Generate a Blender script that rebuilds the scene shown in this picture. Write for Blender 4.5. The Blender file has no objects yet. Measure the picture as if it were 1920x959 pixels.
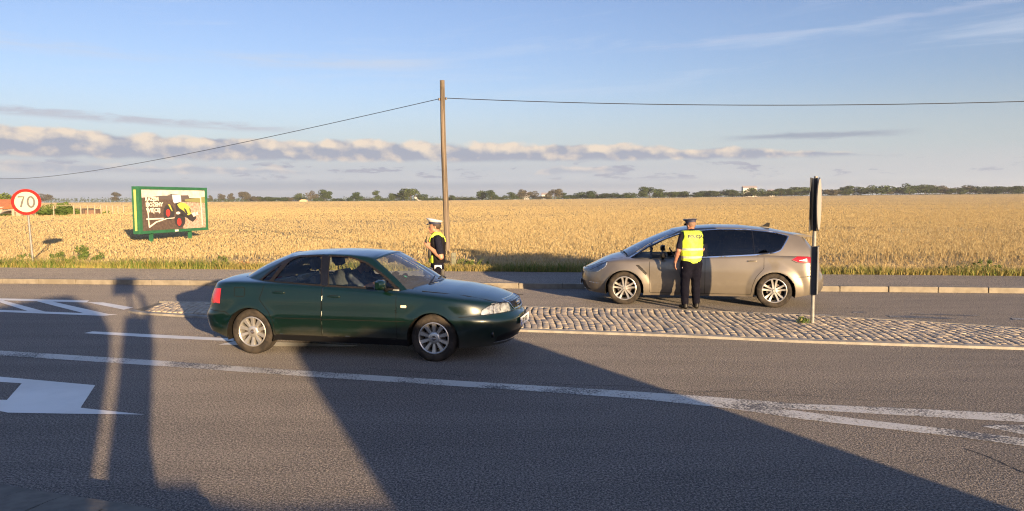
import bpy, bmesh, math, random
import numpy as np
from mathutils import Vector, Matrix
SC = bpy.context.scene; COL = SC.collection
R = math.radians; PI = math.pi
rng = np.random.default_rng(7); random.seed(7)

# ------------------------------------------------------------------ camera
CAMH = 2.1; FPX = 1400.0
cam = bpy.data.cameras.new('camera'); co = bpy.data.objects.new('camera', cam); COL.objects.link(co)
cam.sensor_width = 36; cam.lens = FPX/1920*36; cam.clip_start = .05; cam.clip_end = 8000
CM = Matrix.Rotation(PI/2-R(4.27), 4, 'X') @ Matrix.Rotation(R(-.3), 4, 'Z')
co.matrix_world = Matrix.Translation((0, 0, CAMH)) @ CM
SC.camera = co
# ------------------------------------------------------------------ sun, sky, exposure
SKYS, EXPO = .0545, 1.7
SUN_AZ, SUN_EL = 28.8, 7.8        # behind the photographer, to the right
sun = bpy.data.lights.new('sun', 'SUN'); sun.energy = 5.0; sun.angle = R(.53); sun.color = (1, .71, .40)
so = bpy.data.objects.new('sun', sun); COL.objects.link(so)
sd = Vector((math.sin(R(SUN_AZ))*math.cos(R(SUN_EL)), -math.cos(R(SUN_AZ))*math.cos(R(SUN_EL)), math.sin(R(SUN_EL))))
so.rotation_euler = sd.to_track_quat('Z', 'Y').to_euler(); so.location = (20, -40, 30)
vs = SC.view_settings; vs.view_transform = 'Standard'; vs.look = 'None'; vs.gamma = 1; vs.exposure = EXPO
vs.use_curve_mapping = False
SC.cycles.max_bounces = 8; SC.cycles.transparent_max_bounces = 16; SC.cycles.use_denoising = True; SC.cycles.denoising_prefilter = 'NONE'; SC.cycles.use_light_tree = False
SC.cycles.volume_bounces = 0; SC.cycles.caustics_reflective = False; SC.cycles.caustics_refractive = False; SC.cycles.sample_clamp_indirect = 2.5; SC.cycles.filter_width = 1.15

class NT:
    """tiny node helper"""
    def __init__(s, tree): s.t = tree; s.n = tree.nodes; s.l = tree.links
    def new(s, typ, **kw):
        n = s.n.new(typ)
        for k, v in kw.items(): setattr(n, k, v)
        return n
    def put(s, sock, v):
        if v is None: return
        if isinstance(v, bpy.types.NodeSocket): s.l.new(v, sock)
        else:
            if sock.type == 'RGBA' and not isinstance(v, (int, float)) and len(v) == 3: v = (*v, 1)
            if sock.type == 'RGBA' and isinstance(v, (int, float)): v = (v, v, v, 1)
            sock.default_value = v
    def m(s, op, a, b=None, c=None, clamp=False):
        n = s.new('ShaderNodeMath', operation=op, use_clamp=clamp)
        s.put(n.inputs[0], a); s.put(n.inputs[1], b); s.put(n.inputs[2], c)
        return n.outputs[0]
    def vm(s, op, a, b=None):
        n = s.new('ShaderNodeVectorMath', operation=op); s.put(n.inputs[0], a); s.put(n.inputs[1], b); return n.outputs[0]
    def mix(s, f, a, b, typ='RGBA', blend='MIX'):
        n = s.new('ShaderNodeMix', data_type=typ); n.blend_type = blend
        if typ == 'RGBA': s.put(n.inputs[0], f); s.put(n.inputs[6], a); s.put(n.inputs[7], b); return n.outputs[2]
        s.put(n.inputs[0], f); s.put(n.inputs[2], a); s.put(n.inputs[3], b); return n.outputs[0]
    def ss(s, x, lo, hi, a=0., b=1.):
        n = s.new('ShaderNodeMapRange', interpolation_type='SMOOTHSTEP')
        s.put(n.inputs[0], x); s.put(n.inputs[1], lo); s.put(n.inputs[2], hi); s.put(n.inputs[3], a); s.put(n.inputs[4], b)
        return n.outputs[0]
    def ramp(s, x, pts, interp='LINEAR'):
        n = s.new('ShaderNodeValToRGB'); r = n.color_ramp; r.interpolation = interp
        while len(r.elements) < len(pts): r.elements.new(.5)
        for e, (p, c) in zip(r.elements, pts):
            e.position = p; e.color = (*c, 1) if hasattr(c, '__len__') else (c, c, c, 1)
        s.put(n.inputs[0], x); return n.outputs[0]
    def noise(s, vec, scale, detail=4, rough=.55, dist=0., lac=2.):
        n = s.new('ShaderNodeTexNoise'); s.put(n.inputs['Vector'], vec); n.inputs['Scale'].default_value = scale
        n.inputs['Detail'].default_value = detail; n.inputs['Roughness'].default_value = rough
        n.inputs['Distortion'].default_value = dist; n.inputs['Lacunarity'].default_value = lac
        return n.outputs[0]
    def vor(s, vec, scale, feature='F1', rnd=1.):
        n = s.new('ShaderNodeTexVoronoi', feature=feature); s.put(n.inputs['Vector'], vec)
        n.inputs['Scale'].default_value = scale; n.inputs['Randomness'].default_value = rnd
        return n.outputs[0]
    def xyz(s, v):
        n = s.new('ShaderNodeSeparateXYZ'); s.put(n.inputs[0], v); return n.outputs
    def comb(s, x, y, z=0.):
        n = s.new('ShaderNodeCombineXYZ'); s.put(n.inputs[0], x); s.put(n.inputs[1], y); s.put(n.inputs[2], z); return n.outputs[0]

world = bpy.data.worlds.new('World'); SC.world = world; world.use_nodes = True
W = NT(world.node_tree); W.n.clear()
def build_sky():
    tc = W.new('ShaderNodeTexCoord'); D = tc.outputs['Generated']
    x, y, z = W.xyz(D)
    az = W.m('MULTIPLY', W.m('ARCTAN2', x, y), 57.29578)
    el = W.m('MULTIPLY', W.m('ARCSINE', z), 57.29578)
    sky = W.new('ShaderNodeTexSky', sky_type='NISHITA'); sky.sun_disc = False
    sky.sun_elevation = R(SUN_EL); sky.sun_rotation = R(180-SUN_AZ); sky.air_density = 1.0; sky.dust_density = 1.0; sky.ozone_density = 1.0
    base = sky.outputs[0]
    K = 1/(SKYS*2**EXPO)        # the background strength divides back out of the cloud colours
    def C(r, g, b):
        f = lambda v: (v/255/12.92 if v <= 10 else ((v/255+.055)/1.055)**2.4)*K
        return (f(r), f(g), f(b))
    def band(lo, hi, soft): return W.m('MULTIPLY', W.ss(el, lo-soft, lo+soft), W.ss(el, hi-soft, hi+soft, 1., 0.))
    def azr(lo, hi, soft): return W.m('MULTIPLY', W.ss(az, lo-soft, lo+soft), W.ss(az, hi-soft, hi+soft, 1., 0.))
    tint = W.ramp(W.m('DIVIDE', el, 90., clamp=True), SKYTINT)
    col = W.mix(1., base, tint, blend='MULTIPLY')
    # pale horizon air
    col = W.mix(W.ss(el, 9., 1.0, 0., .8), col, C(196, 206, 218))
    pn = lambda sx, sy, off=0.: W.comb(W.m('MULTIPLY', az, sx), W.m('MULTIPLY_ADD', el, sy, off), off)
    # high cirrus, faint and streaky
    tilt = W.comb(W.m('MULTIPLY', az, .035), W.m('ADD', W.m('MULTIPLY', el, .38), W.m('MULTIPLY', az, -.02)), 3.)
    ci = W.noise(tilt, 1.6, 6, .6, .5)
    cim = W.m('MULTIPLY', W.ss(ci, .5, .8), W.ss(el, 6., 9.5))
    col = W.mix(W.m('MULTIPLY', cim, .5), col, C(214, 224, 240))
    fine = W.noise(pn(.12, 1.4, 5.), 1.5, 6, .65, .4)
    def streak(a0, a1, e0, slope, wd, op):
        ce = W.m('MULTIPLY_ADD', az, slope, e0-slope*(a0+a1)/2)
        dd = W.m('ABSOLUTE', W.m('SUBTRACT', el, W.m('MULTIPLY_ADD', fine, .9, W.m('SUBTRACT', ce, .45))))
        return W.m('MULTIPLY', W.m('MULTIPLY', W.ss(dd, wd, 0.), azr(a0, a1, 4.)), W.m('MULTIPLY', W.ss(fine, .3, .62), op))
    col = W.mix(streak(-21, -6, 10.0, .01, .75, .75), col, C(206, 216, 232))
    col = W.mix(streak(10, 60, 12.2, .05, .32, .30), col, C(205, 212, 232))
    col = W.mix(streak(-45, -24, 10.0, -.03, .7, .5), col, C(205, 215, 232))
    # low broken sheet behind the cumulus
    fr = W.noise(pn(.26, 1.25, 11.), 1.5, 5, .6, .3)
    m = W.m('MULTIPLY', W.ss(fr, .56, .64), band(1.5, 2.75, .3))
    lowc = W.mix(W.ss(az, 0., 25.), C(193, 198, 207), C(200, 202, 206))
    col = W.mix(W.m('MULTIPLY', band(-1., 3.0, .8), .75), col, lowc)
    col = W.mix(W.m('MULTIPLY', m, .75), col, C(158, 162, 182))
    # thin pink grey streamer upper left
    f2 = W.noise(pn(.2, 1.2, 21.), 1.6, 6, .6, .5)
    ce = W.m('MULTIPLY_ADD', az, -.035, 4.6)
    dd = W.m('ABSOLUTE', W.m('SUBTRACT', el, W.m('MULTIPLY_ADD', f2, .7, W.m('SUBTRACT', ce, .35))))
    col = W.mix(W.m('MULTIPLY', W.m('MULTIPLY', W.ss(dd, .42, .1), azr(-60, -17., 3.)), W.ss(f2, .3, .6, .1, .62)), col, C(186, 182, 194))
    # dull bar on the right
    dd = W.m('ABSOLUTE', W.m('SUBTRACT', el, W.m('MULTIPLY_ADD', f2, .5, 4.15)))
    col = W.mix(W.m('MULTIPLY', W.m('MULTIPLY', W.ss(dd, .32, .02), azr(17., 27., 2.5)), .8), col, C(158, 166, 184))
    # cumulus bank
    def cum(bl, tops, off, sx, amp, lit, dark, lo_soft=.18, op=1.):
        big = W.noise(pn(sx, 1.0, off), .75, 2, .5)
        n1 = W.noise(pn(sx*1.5, 1.2, off+3), .8, 4, .45, .1)
        top = W.ramp(W.m('DIVIDE', W.m('ADD', az, 60.), 120., clamp=True), [((a+60)/120, t/10) for a, t in tops])
        top = W.m('MULTIPLY', top, 10.)
        edge = W.m('ADD', top, W.m('ADD', W.m('MULTIPLY', W.m('SUBTRACT', n1, .5), amp*2.6), W.m('MULTIPLY', W.m('SUBTRACT', big, .5), amp*2.2)))
        up = W.ss(W.m('SUBTRACT', edge, el), -.06, .26)
        botw = W.m('ADD', el, W.m('MULTIPLY', W.m('SUBTRACT', n1, .5), .5))
        up = W.m('MULTIPLY', up, W.ss(botw, bl-lo_soft, bl+lo_soft))
        nl = W.noise(W.vm('ADD', pn(sx*1.5, 1.2, off+3), (-.3, -.5, 0)), .8, 4, .45, .1)
        relief = W.m('MULTIPLY', W.m('SUBTRACT', n1, nl), 3.2)
        hgt = W.ss(W.m('DIVIDE', W.m('SUBTRACT', el, bl), W.m('SUBTRACT', edge, bl)), .3, .8)
        sh = W.m('ADD', W.m('MULTIPLY', hgt, .75), relief, clamp=True)
        cc = W.mix(sh, dark, lit)
        return W.m('MULTIPLY', up, op), cc
    m, c = cum(2.0, [(-60, 2.6), (-34, 2.7), (-25, 2.55), (-15, 2.3), (-10, 0), (0, 0), (2, 2.4), (8, 2.5), (11, 0)], 40., .5, .35, C(226, 216, 208), C(176, 182, 196), .15, .8)
    col = W.mix(m, col, c)
    m, c = cum(2.95, [(-60, 5.2), (-34, 5.0), (-24, 4.5), (-12, 4.55), (-4, 4.35), (3, 4.25), (9, 4.2), (13, 3.75), (18, 3.7), (24, 3.35), (29, 2.6), (33, 0), (60, 0)], 2.3, .55, .34,
               C(240, 224, 206), C(168, 174, 190))
    col = W.mix(m, col, c)
    # slate coloured layer just above the horizon
    wob = W.m('MULTIPLY', W.noise(pn(.05, .3, 9.), 1.2, 3), .35)
    lim = W.m('ADD', W.ramp(W.m('DIVIDE', W.m('ADD', az, 60.), 120., clamp=True), [(0, .15), (.3, .14), (.55, .13), (.72, .12), (.83, .06), (1, .04)]), 0)
    lim = W.m('MULTIPLY', lim, 10.)
    lay = W.ss(W.m('SUBTRACT', W.m('ADD', lim, wob), el), -.1, .45)
    laycol = W.mix(W.ss(az, -10., 30.), C(160, 170, 186), C(186, 190, 198))
    col = W.mix(W.m('MULTIPLY', lay, .85), col, laycol)
    bg = W.new('ShaderNodeBackground'); W.put(bg.inputs[0], col); bg.inputs[1].default_value = SKYS
    out = W.new('ShaderNodeOutputWorld'); W.l.new(bg.outputs[0], out.inputs[0])
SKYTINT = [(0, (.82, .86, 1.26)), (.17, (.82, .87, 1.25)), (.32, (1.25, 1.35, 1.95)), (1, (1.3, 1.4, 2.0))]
build_sky()

# ------------------------------------------------------------------ helpers
def ray(px, py):
    return CM.to_3x3() @ Vector(((px-960)/FPX, -(py-479.5)/FPX, -1))
def at(px, py, z=0.):
    """the point on the level z seen at photo pixel (px,py): used as a surveying aid for ground features"""
    d = ray(px, py); t = (z-CAMH)/d.z
    return (d.x*t, d.y*t, z)
def mesh_obj(name, verts, faces, mats=None, parent=None, smooth=False, fmat=None, link=True):
    me = bpy.data.meshes.new(name)
    verts = np.asarray(verts, float)
    if isinstance(faces, np.ndarray) and faces.ndim == 2:
        k = faces.shape[1]; nf = len(faces)
        me.vertices.add(len(verts)); me.vertices.foreach_set('co', verts.ravel())
        me.loops.add(nf*k); me.loops.foreach_set('vertex_index', faces.ravel().astype(np.int32))
        me.polygons.add(nf); me.polygons.foreach_set('loop_start', (np.arange(nf)*k).astype(np.int32))
        me.polygons.foreach_set('loop_total', np.full(nf, k, np.int32))
        me.update(calc_edges=True); me.validate()
    else:
        me.from_pydata([tuple(v) for v in verts], [], [tuple(int(i) for i in f) for f in faces]); me.update()
    for m in (mats if isinstance(mats, (list, tuple)) else [mats] if mats else []): me.materials.append(m)
    if fmat is not None: me.polygons.foreach_set('material_index', np.asarray(fmat, np.int32))
    if smooth: me.polygons.foreach_set('use_smooth', np.ones(len(me.polygons), bool))
    o = bpy.data.objects.new(name, me)
    if link: COL.objects.link(o)
    if parent is not None: o.parent = parent
    return o
def tag(o, label=None, cat=None, group=None, kind=None):
    if label: o['label'] = label
    if cat: o['category'] = cat
    if group: o['group'] = group
    if kind: o['kind'] = kind
    return o
def empty(name, loc=(0, 0, 0), rz=0., label=None, cat=None, group=None):
    o = bpy.data.objects.new(name, None); COL.objects.link(o); o.location = loc; o.rotation_euler = (0, 0, rz)
    o.empty_display_size = .2
    return tag(o, label, cat, group)
def color_attr(o, cols, name='tone'):
    """per-face random tone, a property of the thing itself"""
    a = o.data.attributes.new(name, 'FLOAT', 'FACE'); a.data.foreach_set('value', np.asarray(cols, np.float32))
class MB:
    """collects simple shapes into one mesh"""
    def __init__(s): s.v = []; s.f = []; s.mi = []; s.cur = 0
    def add(s, vs, fs, mi=None):
        b = len(s.v); s.v += [tuple(v) for v in vs]; s.f += [tuple(b+i for i in f) for f in fs]; s.mi += [s.cur if mi is None else mi]*len(fs); return s
    def box(s, c, d, rot=None, mi=None, bev=0.):
        hx, hy, hz = d[0]/2, d[1]/2, d[2]/2
        if bev <= 0:
            vs = [Vector((sx*hx, sy*hy, sz*hz)) for sz in (-1, 1) for sy in (-1, 1) for sx in (-1, 1)]
            fs = [(0, 2, 3, 1), (4, 5, 7, 6), (0, 1, 5, 4), (2, 6, 7, 3), (0, 4, 6, 2), (1, 3, 7, 5)]
        else:
            bm = bmesh.new(); bmesh.ops.create_cube(bm, size=1)
            for v in bm.verts: v.co = Vector((v.co.x*d[0], v.co.y*d[1], v.co.z*d[2]))
            bmesh.ops.bevel(bm, geom=bm.edges[:], offset=bev, segments=2, affect='EDGES', profile=.5)
            bm.verts.index_update(); vs = [v.co.copy() for v in bm.verts]; fs = [[v.index for v in f.verts] for f in bm.faces]; bm.free()
        if rot is not None: vs = [rot @ v for v in vs]
        return s.add([v+Vector(c) for v in vs], fs, mi)
    def tube(s, p0, p1, r0, r1=None, n=12, mi=None, caps=True):
        r1 = r0 if r1 is None else r1
        p0, p1 = Vector(p0), Vector(p1); q = (p1-p0).to_track_quat('Z', 'Y')
        vs = [p+q @ Vector((r*math.cos(2*PI*i/n), r*math.sin(2*PI*i/n), 0)) for p, r in ((p0, r0), (p1, r1)) for i in range(n)]
        fs = [(i, (i+1) % n, n+(i+1) % n, n+i) for i in range(n)]
        if caps: fs += [tuple(range(n))[::-1], tuple(range(n, 2*n))]
        return s.add(vs, fs, mi)
    def path(s, pts, rad, n=8, mi=None, closed=False):
        pts = [Vector(p) for p in pts]; N = len(pts); vs = []
        rads = rad if hasattr(rad, '__len__') else [rad]*N
        for i, p in enumerate(pts):
            a = pts[(i-1) % N] if (closed or i) else p; b = pts[(i+1) % N] if (closed or i < N-1) else p
            q = (b-a).normalized(); u = q.cross(Vector((0, 0, 1)))
            if u.length < .1: u = q.cross(Vector((0, 1, 0)))
            u.normalize(); w = u.cross(q)
            vs += [p+rads[i]*(u*math.cos(2*PI*k/n)+w*math.sin(2*PI*k/n)) for k in range(n)]
        fs = []
        for i in range(N if closed else N-1):
            j = (i+1) % N
            fs += [(i*n+k, i*n+(k+1) % n, j*n+(k+1) % n, j*n+k) for k in range(n)]
        if not closed: fs += [tuple(range(n))[::-1], tuple(range((N-1)*n, N*n))]
        return s.add(vs, fs, mi)
    def lathe(s, prof, axis='Y', n=48, c=(0, 0, 0), mi=None):
        """prof: (radius, along) pairs round the axis"""
        vs = []
        for r, h in prof:
            for i in range(n):
                a = 2*PI*i/n; x, y = r*math.cos(a), r*math.sin(a)
                v = (x, h, y) if axis == 'Y' else (x, y, h) if axis == 'Z' else (h, x, y)
                vs.append(Vector(v)+Vector(c))
        fs = [(j*n+i, j*n+(i+1) % n, (j+1)*n+(i+1) % n, (j+1)*n+i) for j in range(len(prof)-1) for i in range(n)]
        return s.add(vs, fs, mi)
    def prism(s, poly, y0, y1, mi=None, plane='XZ'):
        """extruded polygon"""
        n = len(poly)
        f = (lambda a, b, h: (a, h, b)) if plane == 'XZ' else (lambda a, b, h: (a, b, h)) if plane == 'XY' else (lambda a, b, h: (h, a, b))
        vs = [f(a, b, h) for h in (y0, y1) for a, b in poly]
        fs = [tuple(range(n)), tuple(range(2*n-1, n-1, -1))]+[(i, n+i, n+(i+1) % n, (i+1) % n) for i in range(n)]
        return s.add(vs, fs, mi)
    def build(s, name, mats, parent=None, smooth=False, fix=True):
        o = mesh_obj(name, s.v, s.f, mats, parent, False, s.mi)
        if fix:
            bm = bmesh.new(); bm.from_mesh(o.data); bmesh.ops.recalc_face_normals(bm, faces=bm.faces); bm.to_mesh(o.data); bm.free()
        if smooth:
            o.data.polygons.foreach_set('use_smooth', np.ones(len(o.data.polygons), bool)); o.data.set_sharp_from_angle(angle=R(38))
        return o
def mat(name, col, rough=.6, metal=0., **kw):
    m = bpy.data.materials.new(name); m.use_nodes = True; t = NT(m.node_tree)
    b = t.n['Principled BSDF']; t.put(b.inputs['Base Color'], col); b.inputs['Roughness'].default_value = rough; b.inputs['Metallic'].default_value = metal
    for k, v in kw.items(): t.put(b.inputs[k.replace('_', ' ')], v)
    m['t'] = 0
    return m
def nmat(name):
    m = bpy.data.materials.new(name); m.use_nodes = True; t = NT(m.node_tree); b = t.n['Principled BSDF']
    return m, t, b
def objc(t): return t.new('ShaderNodeTexCoord').outputs['Object']
def bump(t, b, h, dist, strength=1.):
    n = t.new('ShaderNodeBump'); n.inputs['Distance'].default_value = dist; n.inputs['Strength'].default_value = strength
    t.put(n.inputs['Height'], h); t.l.new(n.outputs[0], b.inputs['Normal']); return n
def dirty(name, col, col2, scale, rough=.6, metal=0., bd=0., **kw):
    """base colour with wear"""
    m, t, b = nmat(name); o = objc(t); n = t.noise(o, scale, 6, .6)
    t.put(b.inputs['Base Color'], t.mix(t.ss(n, .35, .65), col, col2)); b.inputs['Roughness'].default_value = rough; b.inputs['Metallic'].default_value = metal
    for k, v in kw.items(): t.put(b.inputs[k.replace('_', ' ')], v)
    if bd: bump(t, b, n, bd)
    return m
# ------------------------------------------------------------------ terrain
def terrain(x, y):
    x = np.asarray(x, float); y = np.asarray(y, float)
    k = np.clip((y-60)/540, 0, 3); g = np.clip((x+150)/560, 0, 1.4); g = g*g*(3-2*np.clip(g, 0, 1))
    return np.where(y > 60, np.minimum(k, 1.15)*(1.1+2.9*g), 0.)*np.clip((y-60)/200, 0, 1)
def crop_h(x, y):
    x = np.asarray(x, float); y = np.asarray(y, float)
    s = np.clip((x+16-.25*(y-24))/14, 0, 1); s = s*s*(3-2*s); s = np.maximum(s, np.clip((y-60)/40, 0, 1))
    return .20+.26*s

# ---- asphalt
def asphalt(name, c0, c1, tint=None):
    m, t, b = nmat(name); o = objc(t)
    agg = t.noise(o, 75, 3, .7); vo = t.vor(o, 95)
    big = t.noise(o, .35, 4, .6); mid = t.noise(o, 3.5, 5, .65)
    str_ = t.noise(t.vm('MULTIPLY', o, (.25, 1.7, 1)), 1.3, 4, .6)
    c = t.mix(t.ss(t.m('MULTIPLY_ADD', mid, .35, t.m('MULTIPLY', big, .65)), .35, .65), c0, c1)
    c = t.mix(t.m('MULTIPLY', t.ss(str_, .38, .62), .5), c, [v*1.4 for v in c1]); c = t.mix(t.m('MULTIPLY', t.ss(t.noise(t.vm('MULTIPLY', o, (.12, 1.1, 1)), .9, 5, .65), .5, .7), .45), c, [v*.55 for v in c0])
    sp = t.vor(o, .55); c = t.mix(t.m('MULTIPLY', t.ss(t.m('ADD', sp, t.m('MULTIPLY', mid, .12)), .13, .10), .5), c, (.03, .028, .028))
    gr = t.noise(o, 48, 3, .8); c = t.mix(t.ss(gr, .38, .58), [v*.42 for v in c0], c)
    peb = t.ss(t.m('MULTIPLY_ADD', gr, .4, t.m('MULTIPLY', agg, .6)), .47, .64)
    c = t.mix(t.m('MULTIPLY', peb, .9), c, (.40, .355, .31))
    c = t.mix(t.ss(agg, .47, .33, 0., .85), c, (.012, .012, .014))
    t.put(b.inputs['Base Color'], c); b.inputs['Roughness'].default_value = .72
    b.inputs['Specular IOR Level'].default_value = .3; b.inputs['Diffuse Roughness'].default_value = 1.
    h = t.m('ADD', t.m('MULTIPLY', agg, 1.), t.m('MULTIPLY', vo, -.5))
    bump(t, b, h, .014, 1.)
    return m
M_asph = asphalt('asphalt', (.106, .097, .088), (.156, .142, .128))
M_asph2 = asphalt('pavement_asphalt', (.13, .12, .108), (.17, .155, .14))

# roads and pavement outlines, surveyed on the level ground
GX = [-60, -13.7, -6, 0, 11.2, 60]
kerb_pts = [at(0, 532), at(480, 536.5), at(960, 541), at(1440, 545.5), at(1920, 551)]
kx = np.array([p[0] for p in kerb_pts]); ky = np.array([p[1] for p in kerb_pts])
kc = np.polyfit(kx, ky, 1)
def kerb_y(x): return kc[0]*x+kc[1]
gp = [at(0, 503, .12), at(400, 504.5, .12), at(840, 508.5, .12), at(1100, 512, .12), at(1540, 516.5, .12), at(1920, 517.5, .12)]
gx = np.array([p[0] for p in gp]); gy = np.array([p[1] for p in gp]); gc = np.polyfit(gx, gy, 1)
def verge_y(x): return gc[0]*x+gc[1]

X0, X1 = -140., 140.
def strip(name, x0, x1, ylo, yhi, zf, m, nx=80, ny=2, kind='structure'):
    xs = np.linspace(x0, x1, nx); vs = []; fs = []
    for i, x in enumerate(xs):
        a, b = ylo(x), yhi(x)
        for j in range(ny):
            y = a+(b-a)*j/(ny-1); vs.append((x, y, zf(x, y)))
    for i in range(nx-1):
        for j in range(ny-1): fs.append((i*ny+j, (i+1)*ny+j, (i+1)*ny+j+1, i*ny+j+1))
    return tag(mesh_obj(name, vs, fs, m), kind=kind)
strip('road', X0, X1, lambda x: -16., lambda x: kerb_y(x)+.02, lambda x, y: 0., M_asph, 60, 12)
strip('pavement', X0, X1, lambda x: kerb_y(x)+.151, lambda x: verge_y(x)+.08, lambda x, y: .118, M_asph2, 60, 3)
# kerb of separate stones with dark joints, lit faces
M_kerb = dirty('kerb_stone', (.15, .13, .10), (.21, .185, .145), 4., .85, bd=.01)
mb = MB(); x = -70.; dkx = 1/math.hypot(1, kc[0]); ang = math.atan(kc[0]); rotk = Matrix.Rotation(ang, 3, 'Z')
while x < 70:
    L = 1.04; cx = x+L/2*dkx; j = random.uniform(-.004, .004)
    mb.box((cx, kerb_y(cx)+.075+j, .0), (L-.018, .15, .25+random.uniform(-.006, .006)), rotk, bev=.012)
    x += L*dkx
mb.box((0, kerb_y(0)+.085, -.03), (139.5, .12, .22), rotk)
tag(mb.build('kerb', M_kerb), kind='structure')

# ---- grass verge base, field sheets, one ground sheet to the horizon
M_soil = dirty('dry_verge_soil', (.16, .13, .06), (.10, .11, .035), 3., .95, bd=.03)
strip('verge_ground', X0, X1, lambda x: verge_y(x)+.08, lambda x: verge_y(x)+2.0, lambda x, y: .10, M_soil, 60, 4)
def field_mat():
    m, t, b = nmat('wheat_canopy'); o = objc(t); x, y, z = t.xyz(o)
    # tramlines and drill rows run almost across the view
    warp = t.noise(o, .02, 3, .5)
    rows = t.noise(t.comb(t.m('MULTIPLY', x, .006), t.m('ADD', t.m('MULTIPLY', y, .16), t.m('MULTIPLY', warp, 2.)), 0.), 1., 5, .65)
    mid = t.noise(t.vm('MULTIPLY', o, (.05, .4, 1)), 1., 6, .7)
    fine = t.noise(t.vm('MULTIPLY', o, (1.6, .8, 1)), 2.2, 5, .8)
    c = t.mix(t.ss(t.m('ADD', t.m('MULTIPLY', rows, .6), t.m('MULTIPLY', mid, .4)), .36, .62), (.44, .33, .165), (.58, .455, .25))
    c = t.mix(t.m('MULTIPLY', t.ss(fine, .58, .34), .5), c, (.33, .23, .105))
    t.put(b.inputs['Base Color'], c); b.inputs['Roughness'].default_value = .9; b.inputs['Specular IOR Level'].default_value = .1
    bump(t, b, fine, .35, 1.)
    return m
M_field = field_mat()
M_floor = dirty('straw_floor', (.30, .18, .06), (.19, .105, .035), 6., .95, bd=.04)
# field: fine grid near, coarse far; sits under the ears
ys = np.concatenate([np.linspace(0, 6, 16), np.geomspace(7, 620, 90)])
us = np.linspace(-1, 1, 141)
V = []; 
for yy in ys:
    for u in us:
        x = u*(60+.95*(yy+20)); y0 = verge_y(x)+1.15; y = y0+yy
        h = crop_h(x, y); rise = min(1, yy/.5)
        dd = min(1, max(0, (yy-35)/70)); z = .09+rise*h*(.5+.15*dd)
        V.append((x, y, float(z+terrain(x, y))))
ny, nx = len(ys), len(us)
idx = np.arange(ny*nx).reshape(ny, nx)
F = np.stack([idx[:-1, :-1], idx[:-1, 1:], idx[1:, 1:], idx[1:, :-1]], -1).reshape(-1, 4)
fo = tag(mesh_obj('wheat_field', V, F, M_field, smooth=True), 'ripe wheat canopy far from the verge', 'field', kind='stuff')
# everything beyond and beneath
M_gr = dirty('far_ground', (.13, .11, .05), (.07, .085, .035), .02, .95)
gv = []; gyv = np.concatenate([[-300, -60, -20], np.linspace(0, 60, 4), np.geomspace(80, 3000, 30)]); gxv = np.linspace(-3000, 3000, 61)
for yy in gyv:
    for xx in gxv: gv.append((xx, yy, -.12+float(terrain(xx, min(yy, 800)))-(0.35 if 60 < yy < 640 else 0)))
ny, nx = len(gyv), len(gxv); idx = np.arange(ny*nx).reshape(ny, nx)
F = np.stack([idx[:-1, :-1], idx[:-1, 1:], idx[1:, 1:], idx[1:, :-1]], -1).reshape(-1, 4)
tag(mesh_obj('ground', gv, F, M_gr), kind='structure')

# ---- road paint
def paint_mat(name, wear, c=(.74, .72, .66)):
    m, t, b = nmat(name); o = objc(t)
    n = t.noise(o, 42, 4, .75); g = t.noise(o, 1.1, 4, .6); agg = t.noise(o, 75, 3, .7)
    worn = t.ss(t.m('ADD', n, t.m('MULTIPLY', t.m('SUBTRACT', g, .5), .8)), wear, wear-.1)
    pc = t.mix(t.ss(g, .3, .7), c, [v*.82 for v in c])
    col = t.mix(worn, pc, t.mix(t.ss(agg, .5, .75), (.055, .052, .052), (.17, .155, .14)))
    t.put(b.inputs['Base Color'], col); b.inputs['Roughness'].default_value = .6
    bump(t, b, t.m('SUBTRACT', t.m('MULTIPLY', agg, .6), worn), .006, 1.); return m
M_p0 = paint_mat('road_paint_fresh', .16); M_p1 = paint_mat('road_paint_worn', .51, (.62, .59, .52)); M_p2 = paint_mat('road_paint_rubbed', .60, (.46, .43, .38))
_pz = [.004]
def mark(polys, m, name='road_marking'):
    mb = MB()
    for poly in polys: mb.add([at(px, py, _pz[0]) for px, py in poly], [tuple(range(len(poly)))])
    o = mb.build(name, m); o.data.update(); return tag(o, kind='structure')
def band(up, lo): # two pixel edges of a line -> quads
    return [[up[i], up[i+1], lo[i+1], lo[i]] for i in range(len(up)-1)]
def interp(pts, xs): return [(x, float(np.interp(x, [p[0] for p in pts], [p[1] for p in pts]))) for x in xs]
xs = list(range(-60, 1331, 60))+[1330]
up = interp([(-60, 654), (0, 657.7), (270, 674.5), (495, 690.5), (700, 704), (960, 720.5), (1185, 734), (1330, 744)], xs)
lo = interp([(-60, 663), (0, 666.8), (270, 684.5), (495, 700.7), (700, 714.5), (960, 731), (1185, 747), (1330, 762)], xs)
mark(band(up, lo), M_p1)
xs = list(range(1330, 1951, 40))
mark(band(interp([(1330, 744), (1491, 757), (1700, 766), (1960, 779)], xs), interp([(1330, 762), (1440, 764.5), (1500, 768), (1700, 779.5), (1960, 794)], xs)), M_p1)
xs = list(range(1330, 1961, 45)); _pz[0] = .0052
mark(band(interp([(1330, 750), (1400, 758), (1491, 770), (1616, 786.7), (1782, 805), (1960, 827)], xs), interp([(1330, 761.5), (1408, 772), (1491, 785), (1616, 799), (1782, 818), (1960, 842)], xs)), M_p1)
_pz[0] = .004
mark([[(1843, 800), (1870, 797.5), (1990, 797.5), (1990, 818), (1925, 816)]], M_p1)
mark([[(173, 621.7), (300, 628), (438, 635), (438, 640), (300, 634), (157.7, 625)]], M_p0)
mark([[(410, 646.5), (440, 640), (560, 643), (672, 648.5), (660, 650), (520, 649.5)]], M_p0)
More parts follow.
